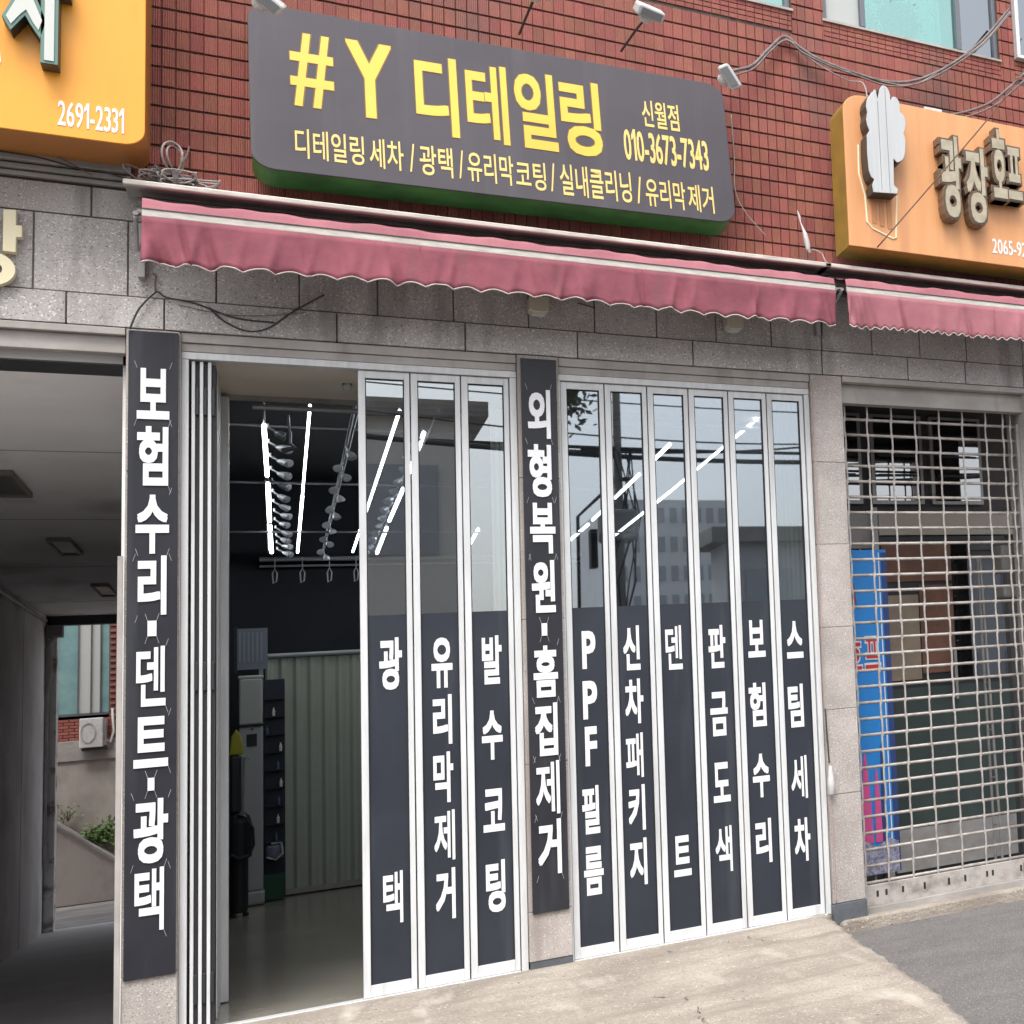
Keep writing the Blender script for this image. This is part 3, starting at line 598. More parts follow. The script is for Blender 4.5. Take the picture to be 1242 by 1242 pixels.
def grow(P_, g):
    n = len(P_); A = sum(P_[i][0] * P_[(i + 1) % n][1] - P_[(i + 1) % n][0] * P_[i][1] for i in range(n)); s = 1 if A > 0 else -1; out = []
    for i in range(n):
        p, q, r_ = Vector(P_[i - 1]), Vector(P_[i]), Vector(P_[(i + 1) % n]); a_ = (q - p).normalized(); b_ = (r_ - q).normalized()
        na = Vector((a_.y, -a_.x)) * s; nb = Vector((b_.y, -b_.x)) * s; mm = (na + nb); mm = mm / max(.35, mm.length_squared) * 2 if mm.length > .01 else na
        out.append(tuple(q + mm * g))
    return out
for nm, P_ in jamo:
    MB().prism(grow(P_, .013), -.495, -.402).build('letter_case', dark_letter, lo)
    MB().prism(grow(P_, .012), -.500, -.4955).build('letter_rim', green_letter, lo)
    MB().prism(P_, -.506, -.5005).build('letter', offwhite, lo)
word('2691-2331', -.752, -.533, 4.252, 4.378, -.403, .0025, white_vinyl, lo, bold=(.012, .006))
MB().tube([(-.955, -.402, 4.46), (-.935, -.402, 4.52), (-.938, -.402, 4.56), (-.95, -.402, 4.50), (-.965, -.402, 4.44)], .0022, 4).build('printed_flourish', white_vinyl, lo)

# ------------------------------------------------------------------ right orange sign
ro = thing('orange_sign', 'faded orange sign box at upper right with raised letters 광장호프 and white mug shape', 'sign', (3.6, 0, 4.15))
MB().prism(rrect(2.756, 4.9, 4.170, 5.19, .12, 8, (0, 1, 1, 1)), -.40, -.388).build('sign_face', orange_r, ro, bevel=.003)
MB().prism(rrect(2.756, 4.9, 4.170, 5.19, .12, 8, (0, 1, 1, 1)), -.3875, -.13).build('sign_case', olive_side, ro)
for ch, x0, x1, z0, z1 in (('광', 3.323, 3.483, 4.408, 4.998), ('장', 3.491, 3.664, 4.396, 4.947), ('호', 3.679, 3.799, 4.596, 5.11), ('프', 3.783, 3.906, 4.602, 4.998)):
    letter(ch, x0, x1, z0, z1, -.492, .09, taupe, ro, bold=(.075, .05), name='letter_case', grow=.004)
    letter(ch, x0, x1, z0, z1, -.498, .0055, mat('brown_rim', (.10, .062, .04), .5), ro, bold=(.062, .042), name='letter_rim', grow=-.001)
    letter(ch, x0, x1, z0, z1, -.503, .0040, ltgrey, ro, bold=(.032, .020), grow=-.012)
word('2065-924', 3.698, 3.985, 4.245, 4.350, -.403, .0025, white_vinyl, ro, off=.012)
hand = [(2.909, 5.18), (2.918, 5.197), (2.931, 5.191), (2.937, 5.138), (2.95, 5.201), (2.962, 5.225), (2.974, 5.236), (2.99, 5.236), (3.004, 5.224), (3.014, 5.205), (3.02, 5.178), (3.02, 5.145), (3.03, 5.168), (3.04, 5.174), (3.053, 5.174), (3.065, 5.164), (3.075, 5.145), (3.079, 5.125), (3.078, 5.076), (3.095, 5.066), (3.106, 5.045), (3.111, 5.018), (3.111, 4.99), (3.105, 4.96), (3.094, 4.930), (3.103, 4.905), (3.104, 4.879), (3.10, 4.82), (3.092, 4.779), (3.08, 4.752), (3.064, 4.736), (3.05, 4.728), (3.038, 4.725), (3.021, 4.744), (3.015, 4.57), (3.04, 4.548), (3.032, 4.513), (2.880, 4.499), (2.874, 4.546), (2.888, 4.585), (2.870, 4.60), (2.858, 4.64), (2.853, 4.75), (2.856, 4.874), (2.874, 4.909), (2.862, 4.94), (2.857, 4.98), (2.866, 5.03), (2.860, 5.07), (2.865, 5.105), (2.874, 5.13), (2.887, 5.149), (2.895, 5.165)]
MB().prism(hand, -.515, -.402).build('mug_case', dark_letter, ro)
MB().prism(grow(hand, -.0015), -.521, -.5155).build('mug_face', mat('mug_white', (.47, .48, .485), .35, col2=(.42, .43, .435), scale=4, stretch=(8, 1, .3)), ro, bevel=.004)
for xx, za, zb in ((2.935, 4.52, 5.12), (2.985, 4.52, 5.22)): B(xx, xx + .0016, -.5225, -.5212, za, zb).build('face_seam', dark_letter, ro)
mug = [(2.841, 4.85), (2.837, 4.656), (2.868, 4.511), (2.873, 4.34), (2.906, 4.302), (3.030, 4.251), (3.051, 4.259), (3.068, 4.544)]
M = MB(); M.tube([(x, -.402, z) for x, z in mug], .0065, 6); M.build('mug_outline', cream, ro)
M = MB()
for k in range(3): M.prism(rrect(2.905 + k * .048, 2.935 + k * .048, 4.335 - k * .012, 4.54, .01, 3), -.404, -.4015)
M.build('mug_stripes', mat('mug_brown', (.45, .19, .07), .5), ro)
B(3.30, 3.42, -.36, -.22, 5.192, 5.225).build('cable_box', white_pl, ro, bevel=.004)

# ------------------------------------------------------------------ gold letter on the granite
gl_ = thing('raised_letter', 'cream raised letter fixed to grey granite at left edge, partly out of frame', 'letter', (-1.0, -.05, 3.55))
gl_yy = (-.055, -.005)
MB().prism([(-.956, 3.728), (-.913, 3.726), (-.913, 3.800), (-.894, 3.803), (-.894, 3.860), (-.914, 3.859), (-.914, 3.935), (-.956, 3.930)], *gl_yy).build('letter_stroke', cream, gl_, bevel=.003)
cx, cz = -.992, 3.640; n = 28; M = MB()
for k in range(n):
    a0 = 2 * math.pi * k / n
    for rr in (.078, .036):
        for y in gl_yy: M.v.append((cx + rr * 1.0 * math.cos(a0), y, cz + rr * 1.02 * math.sin(a0)))
for k in range(n):
    a_, b_ = k * 4, ((k + 1) % n) * 4
    M.f += [(a_, b_, b_ + 2, a_ + 2), (a_ + 1, a_ + 3, b_ + 3, b_ + 1), (a_, a_ + 1, b_ + 1, b_), (a_ + 2, b_ + 2, b_ + 3, a_ + 3)]
M.build('letter_ring', cream, gl_)
MB().prism([(-1.09, 3.74), (-1.06, 3.74), (-1.03, 3.80), (-1.00, 3.74), (-.975, 3.75), (-1.01, 3.86), (-.985, 3.90), (-1.09, 3.90)], *gl_yy).build('letter_stroke', cream, gl_)

# ------------------------------------------------------------------ awnings
def awning(x0, x1, label, fab, fabl, pitch, amp, ch):
    t = thing('awning', label, 'awning', ((x0 + x1) / 2, 0, 3.6), 'pink awnings over the shopfronts')
    # roller hood: slim front bar with dark channel and back plate
    B(x0 - .075, x1 + .035, -.305, -.27, 4.042, 4.070).build('hood_bar', bar_w, t, bevel=.006)
    M = MB(); M.box(x0 - .07, x1 + .03, -.269, -.03, 4.055, 4.075); M.build('hood_cover', grey_al, t)
    B(x0 - .02, x1 - .0, -.10, -.07, 3.93, 4.054).build('back_plate', mat('hood_shadow', (.10, .09, .085), .7), t)  # plate coloured dark to stand in for the shade under the hood
    MB().tube([(x0 - .03, -.17, 3.985), (x1 + .01, -.17, 3.985)], .042, 14).build('roller_tube', mat('roller_dark', (.13, .11, .105), .6), t)
    B(x0, x1, -.462, -.44, 3.843, 3.880).build('front_bar', bar_w, t, bevel=.004)
    B(x0, x1, -.466, -.4625, 3.878, 3.883).build('bar_shadow_strip', black_metal, t)  # thin black strip drawn as the shadow line along the bar top
    ns = int((x1 - x0) / .02)
    def top(u, v):      # fabric from roller over to the bar, sagging
        x = x0 + (x1 - x0) * u; t1 = min(1, v / .6); t2 = max(0, (v - .6) / .4); return (x, -.20 - .235 * t1 - .018 * t2, 4.005 - .072 * t1 - .052 * t2 + .006 * math.sin(x * 13 + v * 4) * math.sin(math.pi * v) + .003 * math.sin(x * 37) * (1 - t2))
    MB().grid(top, ns, 10).build('canopy_fabric', fabl, t, smooth=True)
    rnd_ = random.Random(int(x0 * 100))
    fl = [(rnd_.uniform(x0, x1), rnd_.uniform(.008, .035), rnd_.uniform(-.030, .030)) for _ in range(int((x1 - x0) * 16))]
    fl += [(x0 + .02, .016, .03), (x0 + .055, .014, .026), (x0 + .09, .014, .022), (x0 + .125, .014, .016), (x1 - .02, .016, .03), (x1 - .055, .014, .026), (x1 - .09, .014, .02), (x0 + .03, .03, .02), (x1 - .04, .03, .02), (x0 + .08, .03, -.02), (x1 - .09, .03, -.02)]
    L_ = x1 - x0; nsub = int(L_ / pitch * 12)
    def val(u, v):
        x = x0 + L_ * u; ph = (x - x0) / pitch
        bot = 3.612 + amp * (abs(math.sin(math.pi * ph)) if ch else (.5 + .5 * math.cos(2 * math.pi * ph))) + .008 * math.sin(x * 2.3)
        y = -.466 - .006 * v; s_ = sum(a_ * math.exp(-((x - c_ - .04 * v * (1 if a_ > 0 else -1)) / w_) ** 2) for c_, w_, a_ in fl)
        return (x, y + s_ * v ** .8 + .004 * math.sin(x * 40) * v, 3.842 * (1 - v) + bot * v)
    o = MB().grid(val, nsub, 8).build('valance', fab, t, smooth=True)
    sd = o.modifiers.new('s', 'SOLIDIFY'); sd.thickness = .0015
    M = MB(); M.tube([val(i / nsub, 1.0) for i in range(nsub + 1)], .0042, 5); M.build('valance_trim', trim_w, t, smooth=True)
    for xx in [x0 + L_ * k for k in ((.335, .66) if L_ > 2 else (.5,))]:
        B(xx - .0012, xx + .0012, -.4715, -.470, 3.66, 3.84).build('seam', mat('seam', (.30, .07, .09), .8), t)
    for xx, s_ in ((x0 - .022, -1), (x1 + .010, 1)):
        M = MB(); M.tube([(xx, -.16, 3.98), (xx - .004 * s_, -.30, 3.90), (xx, -.44, 3.862)], .011, 6); M.tube([(xx, -.03, 3.84), (xx - .01, -.16, 3.76), (xx, -.42, 3.85)], .009, 6)
        M.box(xx - .012, xx + .012, -.06, -.005, 3.66, 3.93)
        M.build('bracket', grey_al, t)
    return t
awning(-.468, 2.640, 'long pink awning with scalloped edge over both folding doors', pink, pink_l, .118, .022, True)
awning(2.708, 4.60, 'shorter paler pink awning with small zigzag edge over the roller grille', pink_l, pink_l, .055, .018, False)

# ------------------------------------------------------------------ small lamps under the awning
for x, lab in ((1.135, 'small cream lamp box under the awning above the middle pillar'), (2.148, 'small cream lamp box under the awning right of the middle')):
    t = thing('eave_lamp', lab, 'lamp', (x, -.03, 3.64), 'cream lamp boxes under the awning')
    M = MB(); M.prism([(x - .046, 3.655), (x - .030, 3.640), (x + .034, 3.640), (x + .048, 3.655), (x + .048, 3.735), (x - .046, 3.735)], -.11, -.005); M.build('housing', mat('cream_plastic', (.50, .46, .36), .5), t, bevel=.006)
    B(x - .03, x + .03, -.095, -.02, 3.634, 3.6395).build('lens', offwhite, t)

# ------------------------------------------------------------------ cables
def cable(pts, r, label, mm=cable_g, sub=8, cat='cable', **k):
    P_ = [Vector(p) for p in pts]; out = []
    for i in range(len(P_) - 1):
        p0, p1, p2, p3 = P_[max(i - 1, 0)], P_[i], P_[i + 1], P_[min(i + 2, len(P_) - 1)]
        for s_ in range(sub):
            t_ = s_ / sub; out.append(.5 * ((2 * p1) + (-p0 + p2) * t_ + (2 * p0 - 5 * p1 + 4 * p2 - p3) * t_ ** 2 + (-p0 + 3 * p1 - 3 * p2 + p3) * t_ ** 3))
    out.append(P_[-1]); o = MB().tube(out, r, 6).build('cable', mm, smooth=True)
    return tag(o, label, cat, k.get('group'))
G1 = 'thick cables sagging across the brick wall'
main = [(2.12, -.17, 5.20), (2.176, -.12, 5.304), (2.308, -.09, 5.389), (2.42, -.06, 5.54), (2.529, -.03, 5.666), (2.62, -.05, 5.60), (2.736, -.10, 5.519), (2.943, -.13, 5.465), (3.131, -.14, 5.449), (3.327, -.14, 5.5), (3.564, -.14, 5.657), (3.815, -.14, 5.901), (4.049, -.14, 6.212)]
cable(main, .0105, 'thick grey cable looping from the right lamp under the upper window', cable_g, group=G1)
cable([(x + .006, y - .012, z - .026 - .008 * math.sin(i * 1.7)) for i, (x, y, z) in enumerate(main)], .006, 'thinner cable running just below the thick one under the upper window', cable_g, group=G1)
cable([(x + .002, y - .004, z - .012 + .018 * math.sin(i * 2.3)) for i, (x, y, z) in enumerate(main[4:])], .004, 'thin pale cable twisted round the thick one', cable_w, group=G1)
cable([(2.62, -.04, 5.575), (2.75, -.05, 5.50), (2.889, -.1, 5.420), (2.96, -.2, 5.37), (2.93, -.36, 5.17)], .005, 'thin grey cable dropping to the white mug shape', cable_w)
cable([(3.40, -.22, 5.215), (3.643, -.2, 5.316), (3.827, -.2, 5.422), (3.98, -.2, 5.57), (4.16, -.2, 5.77)], .009, 'grey cable rising from top of the right orange sign', cable_g)
cable([(3.45, -.22, 5.195), (3.66, -.21, 5.285), (3.85, -.21, 5.40), (4.0, -.21, 5.545), (4.18, -.21, 5.74)], .006, 'second thinner cable rising from top of the right orange sign', cable_g)
cable([(2.757, -.9, 4.005), (3.484, -.9, 4.947), (3.773, -.9, 5.368), (4.6, -.9, 6.55)], .0042, 'thin brown overhead wire crossing diagonally before the right orange sign', mat('wire_brown', (.12, .05, .025), .6))
cable([(2.168, -.12, 5.02), (2.19, -.06, 4.75), (2.195, -.04, 4.55), (2.25, -.04, 4.42), (2.36, -.05, 4.28)], .0032, 'thin pale wire hanging right of the dark sign', cable_w)
# tangle of spare cable on the left end of the awning hood
rt = random.Random(3); tg = thing('cable_tangle', 'tangled bundle of pale cable loops lying on the left end of the awning', 'cable bundle', (-.35, -.2, 4.08))
def loop(c, rx, rz, tilt, r=.0045, mm=cable_w, yw=.04, a0=0, a1=6.3, name='loop'):
    P_ = []
    for k in range(19):
        a_ = a0 + (a1 - a0) * k / 18; x = rx * math.cos(a_); z = rz * math.sin(a_)
        P_.append((c[0] + x * math.cos(tilt) - z * math.sin(tilt), c[1] + yw * math.sin(a_ * 1.5 + tilt), c[2] + x * math.sin(tilt) + z * math.cos(tilt)))
    MB().tube(P_, r, 5).build(name, mm, tg, smooth=True)
loop((-.375, -.22, 4.245), .036, .075, -.05, .005); loop((-.365, -.2, 4.24), .028, .065, .1, .0045)
for k in range(20):
    c = (-.355 + rt.gauss(-.01, .045), -.2 + rt.uniform(-.05, .04), 4.118 + rt.uniform(-.012, .028))
    loop(c, rt.uniform(.04, .11), rt.uniform(.012, .032), rt.uniform(-.5, .35), rt.uniform(.0035, .0055), cable_w if k % 3 else cable_g)
MB().tube([(-.37, -.22, 4.09), (-.362, -.235, 4.12), (-.368, -.24, 4.155)], .012, 6).build('knot', cable_g, tg)
cable([(-.355, -.1, 4.22), (-.33, -.05, 4.31), (-.322, -.02, 4.37)], .0045, 'short grey cable rising from the tangle to a wall hole', cable_g)
# hose nozzle / hook hanging right of the main sign
hk = thing('hanging_hook', 'white hook shaped bracket against the brick left of right orange sign', 'hook', (2.58, -.1, 4.2))
MB().tube([(2.54, -.1, 4.46), (2.552, -.1, 4.42), (2.556, -.1, 4.385)], [.003, .008, .004], 6).build('tip', white_pl, hk)
MB().tube([(2.556, -.1, 4.385), (2.566, -.11, 4.345), (2.576, -.12, 4.30), (2.584, -.12, 4.25), (2.59, -.12, 4.205), (2.60, -.12, 4.18)], [.003, .006, .014, .017, .014, .004], 8).build('hook_body', white_pl, hk)
MB().tube([(2.60, -.12, 4.185), (2.61, -.14, 4.20), (2.64, -.15, 4.19), (2.662, -.16, 4.17), (2.668, -.2, 4.11), (2.672, -.26, 4.075)], .0045, 6).build('cord', cable_w, hk)
M = MB(); M.tube([(2.575, -.1, 4.19), (2.56, -.1, 4.14), (2.57, -.1, 4.10)], .004, 5); M.tube([(2.60, -.12, 4.18), (2.59, -.1, 4.13), (2.61, -.1, 4.10), (2.64, -.1, 4.13), (2.63, -.1, 4.17)], .004, 5); M.build('loose_ends', cable_g, hk)
# dark wires below the awning
cable([(-.53, -.03, 3.40), (-.50, -.03, 3.50), (-.45, -.02, 3.585), (-.43, -.02, 3.60), (-.40, -.02, 3.575), (-.30, -.01, 3.56), (-.15, -.01, 3.50), (.0, -.01, 3.49)], .0045, 'dark wire running from left board corner up under the awning', cable_d)
cable([(-.24, -.01, 3.53), (-.18, -.01, 3.47), (-.10, -.01, 3.435), (-.02, -.01, 3.46), (.08, -.01, 3.56), (.2, -.01, 3.66)], .004, 'dark wire sagging over the granite under the awning left part', cable_d)
cable([(-.36, -.012, 3.545), (-.2, -.012, 3.515), (-.05, -.012, 3.52), (.12, -.012, 3.555)], .002, 'faint grey wire across granite left of centre', cable_g)
cable([(-.44, -.02, 3.60), (-.443, -.02, 3.64), (-.44, -.02, 3.68), (-.452, -.02, 3.69)], .004, 'small grey wire clip above the left board', cable_g)
cable([(-1.05, -.09, 4.20), (-.85, -.10, 4.19), (-.72, -.10, 4.16), (-.62, -.12, 4.15), (-.56, -.13, 4.13), (-.48, -.14, 4.12)], .004, 'dark wire along the ledge under the left orange sign', cable_d)
cable([(-.80, -.09, 4.22), (-.72, -.10, 4.17), (-.66, -.10, 4.13)], .003, 'pale wire end poking out under the left orange sign', cable_g)
# bell pull lamp switch by the right pillar with its wire
cable([(2.61, -.012, 3.36), (2.604, -.012, 2.4), (2.598, -.012, 1.5), (2.600, -.012, 1.25)], .003, 'thin pinkish cable down the left edge of the right pillar', mat('cable_pink', (.42, .30, .28), .6))
cable([(2.600, -.012, 1.26), (2.602, -.016, 1.10), (2.607, -.02, .92)], .0045, 'short dark lead above the small white bell on the right pillar', cable_d)
bl = thing('bell_switch', 'small white bell shaped switch hanging on the right pillar edge', 'switch', (2.608, -.03, .72))
MB().lathe((2.608, -.034, .72), [(.012, 0), (.020, .01), (.022, .08), (.019, .10), (.013, .15), (.006, .185)], 12).build('bell_body', white_pl, bl, smooth=True)
cable([(2.608, -.012, .72), (2.612, -.012, .4), (2.614, -.012, .06)], .003, 'thin cable from the white bell down to the ground', mat('cable_pink', (.42, .30, .28), .6))
cable([(1.335, -.01, 3.74), (1.42, -.01, 3.72)], .003, 'tiny wire stub on the granite', cable_d)

# ------------------------------------------------------------------ roller grille
sg = thing('roller_grille', 'closed grey metal roller grille across the right hand shop entrance', 'shutter', (3.45, .15, -.03))
proto = None; zs = []; z = .125
while z < 3.26: zs.append(z); z += .1045
for z in zs:
    if proto is None: proto = MB().tube([(2.80, .15, z), (4.05, .15, z)], .0100, 8).build('grille_bar', shutter_m, sg, smooth=True); pz = z
    else: copy_part(proto, 0, 0, z - pz, sg)
XL = [2.845, 2.99, 3.148, 3.308, 3.472, 3.636, 3.803, 3.93, 3.985]
pl = None
for k, x in enumerate(XL):
    if pl is None:
        M = MB()
        for i in range(len(zs) - 1):
            dx = (.0025 if i % 2 else -.0025)
            M.box(-.005 + dx, .005 + dx, .138, .146, zs[i] - .015, zs[i + 1] + .015)
        M.v = [(vx + x, vy, vz) for vx, vy, vz in M.v]; pl = M.build('grille_link', shutter_m, sg, kind='stuff')
    else: copy_part(pl, x - XL[0], 0, 0, sg)
M = MB(); M.box(2.80, 4.05, .125, .17, -.022, .112); o = M.build('bottom_rail', shutter_m, sg, bevel=.004)
M = MB()
for x in (2.90, 2.955, 3.06, 3.20, 3.36, 3.47, 3.62, 3.66, 3.86): M.box(x, x + .014, .1238, .1246, .030 + .004 * math.sin(x * 9), .072)
M.build('slot_holes', rubber, o)
for x in (2.80, 4.02): B(x, x + .022, .12, .19, -.02, 3.17).build('guide_rail', grey_al, sg)
B(3.885, 3.955, .112, .1235, -.01, .085).build('lock_box', dark_pl, sg, bevel=.003)

# things behind the grille
ent = thing('shop_entrance', 'dark timber and glass shop entrance wall standing behind the roller grille', 'shopfront', (3.5, 1.1, 0))
B(2.80, 4.5, 1.2, 1.28, -.02, 3.6).build('wall', mat('entrance_wall', (.055, .050, .052), .7, col2=(.09, .08, .08), scale=3), ent)
B(2.80, 3.35, 1.10, 1.19, 2.40, 2.66).build('fascia', beige_metal, ent, bevel=.005)
B(3.36, 4.45, 1.12, 1.19, 2.50, 2.68).build('fascia', mat('fascia_cream', (.42, .38, .32), .6), ent, bevel=.005)
for a_, b_ in ((2.86, 3.27), (3.34, 3.72), (3.78, 4.18)):
    f_ = B(a_, b_, 1.15, 1.19, 2.74, 3.42).build('transom_window', grey_al, ent); B(a_ + .025, b_ - .025, 1.142, 1.149, 2.765, 3.395).build('pane', glassmat('transom_glass', .3, (.3, .34, .4)), f_)
    for k in range(3): B(a_ + .05, b_ - .05, 1.134, 1.140, 2.95 + k * .15, 2.965 + k * .15).build('glazing_bar', dark_pl, f_)
B(3.30, 3.335, 1.06, 1.18, 0, 2.7).build('door_post', grey_al, ent)
dd = B(3.34, 4.32, 1.13, 1.19, .0, 2.49).build('door', dark_pl, ent)
B(3.37, 4.28, 1.115, 1.129, .36, 1.36).build('lower_panel', green_dk, dd)
B(3.37, 3.62, 1.117, 1.129, 1.42, 2.05).build('poster', mat('poster_tan', (.36, .28, .20), .6, col2=(.25, .2, .15), scale=6), dd)
B(3.63, 3.88, 1.117, 1.129, 1.46, 2.12).build('poster', brown_w, dd)
B(3.89, 4.28, 1.117, 1.129, 1.40, 2.44).build('glass_pane', smoke_glass, dd)
B(3.37, 3.88, 1.117, 1.129, 2.15, 2.44).build('top_panel', brown_w, dd)
B(3.37, 4.28, 1.117, 1.129, .04, .34).build('kick_plate', grey_al, dd)
B(3.85, 3.87, 1.07, 1.114, 1.25, 1.62).build('handle', grey_al, dd)
st = thing('leaning_stand', 'grey metal stand leaning at the right inside of the roller grille', 'stand', (4.1, .7, 0))
M = MB()
for k in range(2): M.tube([(4.02 - .01 * k, .8 + .1 * k, 0), (3.98 + .02 * k, .8 + .1 * k, 2.3)], .010, 6)
for k in range(6): M.tube([(4.0, .8, .3 + k * .35), (4.01, .9, .3 + k * .35)], .007, 5)
M.build('ladder_rails', grey_al, st)
B(4.02, 4.16, .5, .7, 1.95, 2.05).build('hung_bracket', mat('bracket_grey', (.25, .24, .23), .6), st, bevel=.02); B(4.04, 4.13, .55, .75, 2.15, 2.35).build('hung_bracket', mat('bracket_grey', (.25, .24, .23), .6), st, bevel=.02)
bn = thing('banner_stand', 'upright blue banner with red lettering and pink figures behind the grille', 'banner', (3.05, .5, 0))
def slant(x, z): return x - .01 * (2.3 - z)
B(2.86, 3.19, .50, .506, .13, 2.32).build('banner_sheet', blue_b, bn)
B(3.155, 3.19, .4955, .4995, .13, 2.30).build('banner_border', navy_b, bn)
B(3.135, 3.142, .4950, .4990, .13, 2.30).build('banner_border', white_vinyl, bn)
MB().prism([(2.86, .13), (3.18, .13), (3.18, .33), (3.12, .36), (3.04, .31), (2.96, .36), (2.86, .33)], .4930, .4952).build('banner_print', mat('print_lilac', (.42, .42, .52), .6, col2=(.12, .12, .2), scale=45), bn)
for x, w_, z0, z1, mm in ((2.93, .022, .34, 1.10, navy_b), (2.985, .032, .34, .95, magenta), (3.055, .024, .34, .85, magenta), (3.095, .018, .34, 1.0, navy_b), (2.91, .03, 1.05, 1.35, white_vinyl), (2.93, .05, 1.95, 2.2, mat('print_dkred', (.22, .05, .08), .6))):
    M = MB(); M.prism([(x - w_, z0), (x + w_, z0), (x + w_ * .8, (z0 + z1) / 2), (x + w_ * .3, z1 - .06), (x, z1), (x - w_ * .35, z1 - .06), (x - w_ * .8, (z0 + z1) / 2)], .4935, .4952); M.build('banner_print', mm, bn)
MB().prism([(2.86, 1.2), (2.90, 1.25), (2.91, 1.4), (2.89, 1.5), (2.90, 1.62), (2.86, 1.66)], .4935, .4955).build('banner_print', white_vinyl, bn)
for ch, x0, x1 in (('호', 2.90, 2.995), ('프', 3.02, 3.115)):
    letter(ch, x0, x1, 1.50, 1.72, .4945, .003, white_vinyl, bn, bold=(.06, .05), grow=.008, name='letter_outline'); letter(ch, x0, x1, 1.50, 1.72, .4915, .0025, red_v, bn, bold=(.012, .01))
MB().tube([(3.03, .53, 0), (3.03, .53, 2.33)], .008, 6).build('pole', grey_al, bn)
MB().prism([(2.88, 0), (3.18, 0), (3.18, .03), (2.88, .03)], .42, .62).build('foot', dark_pl, bn)

# ------------------------------------------------------------------ shop interior
pt = thing('partition', 'pale green corrugated metal partition standing at the back of the shop', 'partition', (1.3, 8.0, 0))
def corrug(x0, x1, y, z0, z1, pitch, amp):
    n = int((x1 - x0) / pitch * 8); return MB().grid(lambda u, v: (x0 + (x1 - x0) * u, y - amp * max(-1, min(1, 1.8 * math.sin(2 * math.pi * u * (x1 - x0) / pitch))), z0 + (z1 - z0) * v), n, 1)
corrug(-.07, 2.73, 8.0, .06, 2.24, .105, .014).build('corrugated_sheet', corr, pt)
MB().tube([(-.10, 7.97, 2.265), (2.74, 7.97, 2.265)], .022, 8).build('top_rail', mat('rail_pale', (.36, .38, .38), .4), pt)
B(-.08, 2.74, 7.96, 8.03, .012, .058).build('bottom_rail', grey_al, pt)
B(-.115, -.085, 7.96, 8.02, .0, 2.42).build('post', mat('rail_pale', (.36, .38, .38), .4), pt)
for a_, b_, y, lab in ((2.405, 2.755, .34, 'pale ribbed panel inside the right end of the shop'), (.94, 1.02, .34, 'pale ribbed panel inside behind the middle pillar')):
    o = corrug(a_, b_, y, 0.0, 3.16 if a_ < 2 else 3.27, .028, .004).build('ribbed_panel', pale_panel); tag(o, lab, 'panel')
ac = thing('standing_air_conditioner', 'tall pale standing air conditioner at the back left of the shop', 'air conditioner', (-.165, 7.5, 0))
B(-.25, -.085, 7.38, 7.68, .13, 1.60).build('body', ac_grey, ac, bevel=.012)
B(-.248, -.087, 7.37, 7.68, 1.615, 2.03).build('louvre_panel', mat('ac_upper', (.46, .49, .46), .45), ac, bevel=.014)
B(-.252, -.083, 7.365, 7.68, 1.600, 1.612).build('groove', dark_pl, ac)
B(-.195, -.125, 7.372, 7.379, 1.42, 1.53).build('display', dark_pl, ac, bevel=.004)
B(-.165, -.150, 7.372, 7.379, 1.565, 1.58).build('logo_plate', dark_pl, ac)
B(-.26, -.075, 7.36, 7.70, 0.002, .125).build('base', mat('ac_base', (.40, .42, .42), .4), ac, bevel=.02)
B(-.255, -.08, 7.38, 7.68, 2.032, 2.062).build('top_cap', offwhite, ac, bevel=.01)
wp = thing('wall_chart', 'pale printed chart sheet hanging above the air conditioner', 'chart', (-.155, 7.9, 2.1))
B(-.262, -.052, 7.62, 7.632, 2.13, 2.51).build('sheet', mat('chart_paper', (.20, .22, .27), .6), wp)
M = MB()
for k in range(6): M.box(-.25 + k * .03, -.238 + k * .03, 7.614, 7.6195, 2.20, 2.47)
M.build('printed_bars', mat('chart_bars', (.30, .32, .37), .6), wp)
B(-.28, -.262, 7.60, 7.65, 2.10, 2.53).build('side_strip', dark_pl, wp)
rk = thing('tool_rack', 'dark narrow storage rack with small bottles beside the air conditioner', 'rack', (0, 7.7, 0))
B(-.078, .068, 7.72, 7.86, .02, 2.03).build('cabinet', mat('rack_navy', (.022, .025, .045), .5), rk)
for k in range(9): B(-.07, .06, 7.66, 7.72, .52 + k * .165, .532 + k * .165).build('shelf', dark_pl, rk)
rr = random.Random(5)
for k in range(8):
    x = rr.uniform(-.06, .045); z = .532 + (k % 8) * .165; MB().lathe((x, 7.69, z), [(.010, 0), (.011, .05), (.005, .062), (.005, .08)], 8).build('bottle', pale_panel if k % 2 else mat('bottle_blue', (.10, .14, .28), .4), rk)
B(-.085, .058, 7.60, 7.70, .012, .24).build('green_box', mat('green_crate', (.02, .075, .045), .5), rk)
MB().lathe((-.005, 7.62, .38), [(.05, 0), (.06, .02), (.062, .10), (.055, .12)], 16).build('basin', mat('basin', (.18, .19, .26), .25), rk, smooth=True)
MB().tube([(-.06, 7.55, .40), (-.0, 7.53, .37), (.05, 7.55, .42), (.04, 7.57, .52), (-.03, 7.57, .52)], .008, 6).build('basin_hose', ac_grey, rk)
vc = thing('vacuum_cleaner', 'black drum vacuum cleaner with hose inside shop near left jamb', 'vacuum cleaner', (-.22, 6.4, 0))
MB().lathe((-.235, 6.4, .03), [(.055, 0), (.062, .04), (.062, .44), (.085, .46), (.085, .74), (.07, .80), (.035, .84)], 16).build('drum', dark_pl, vc, smooth=False)
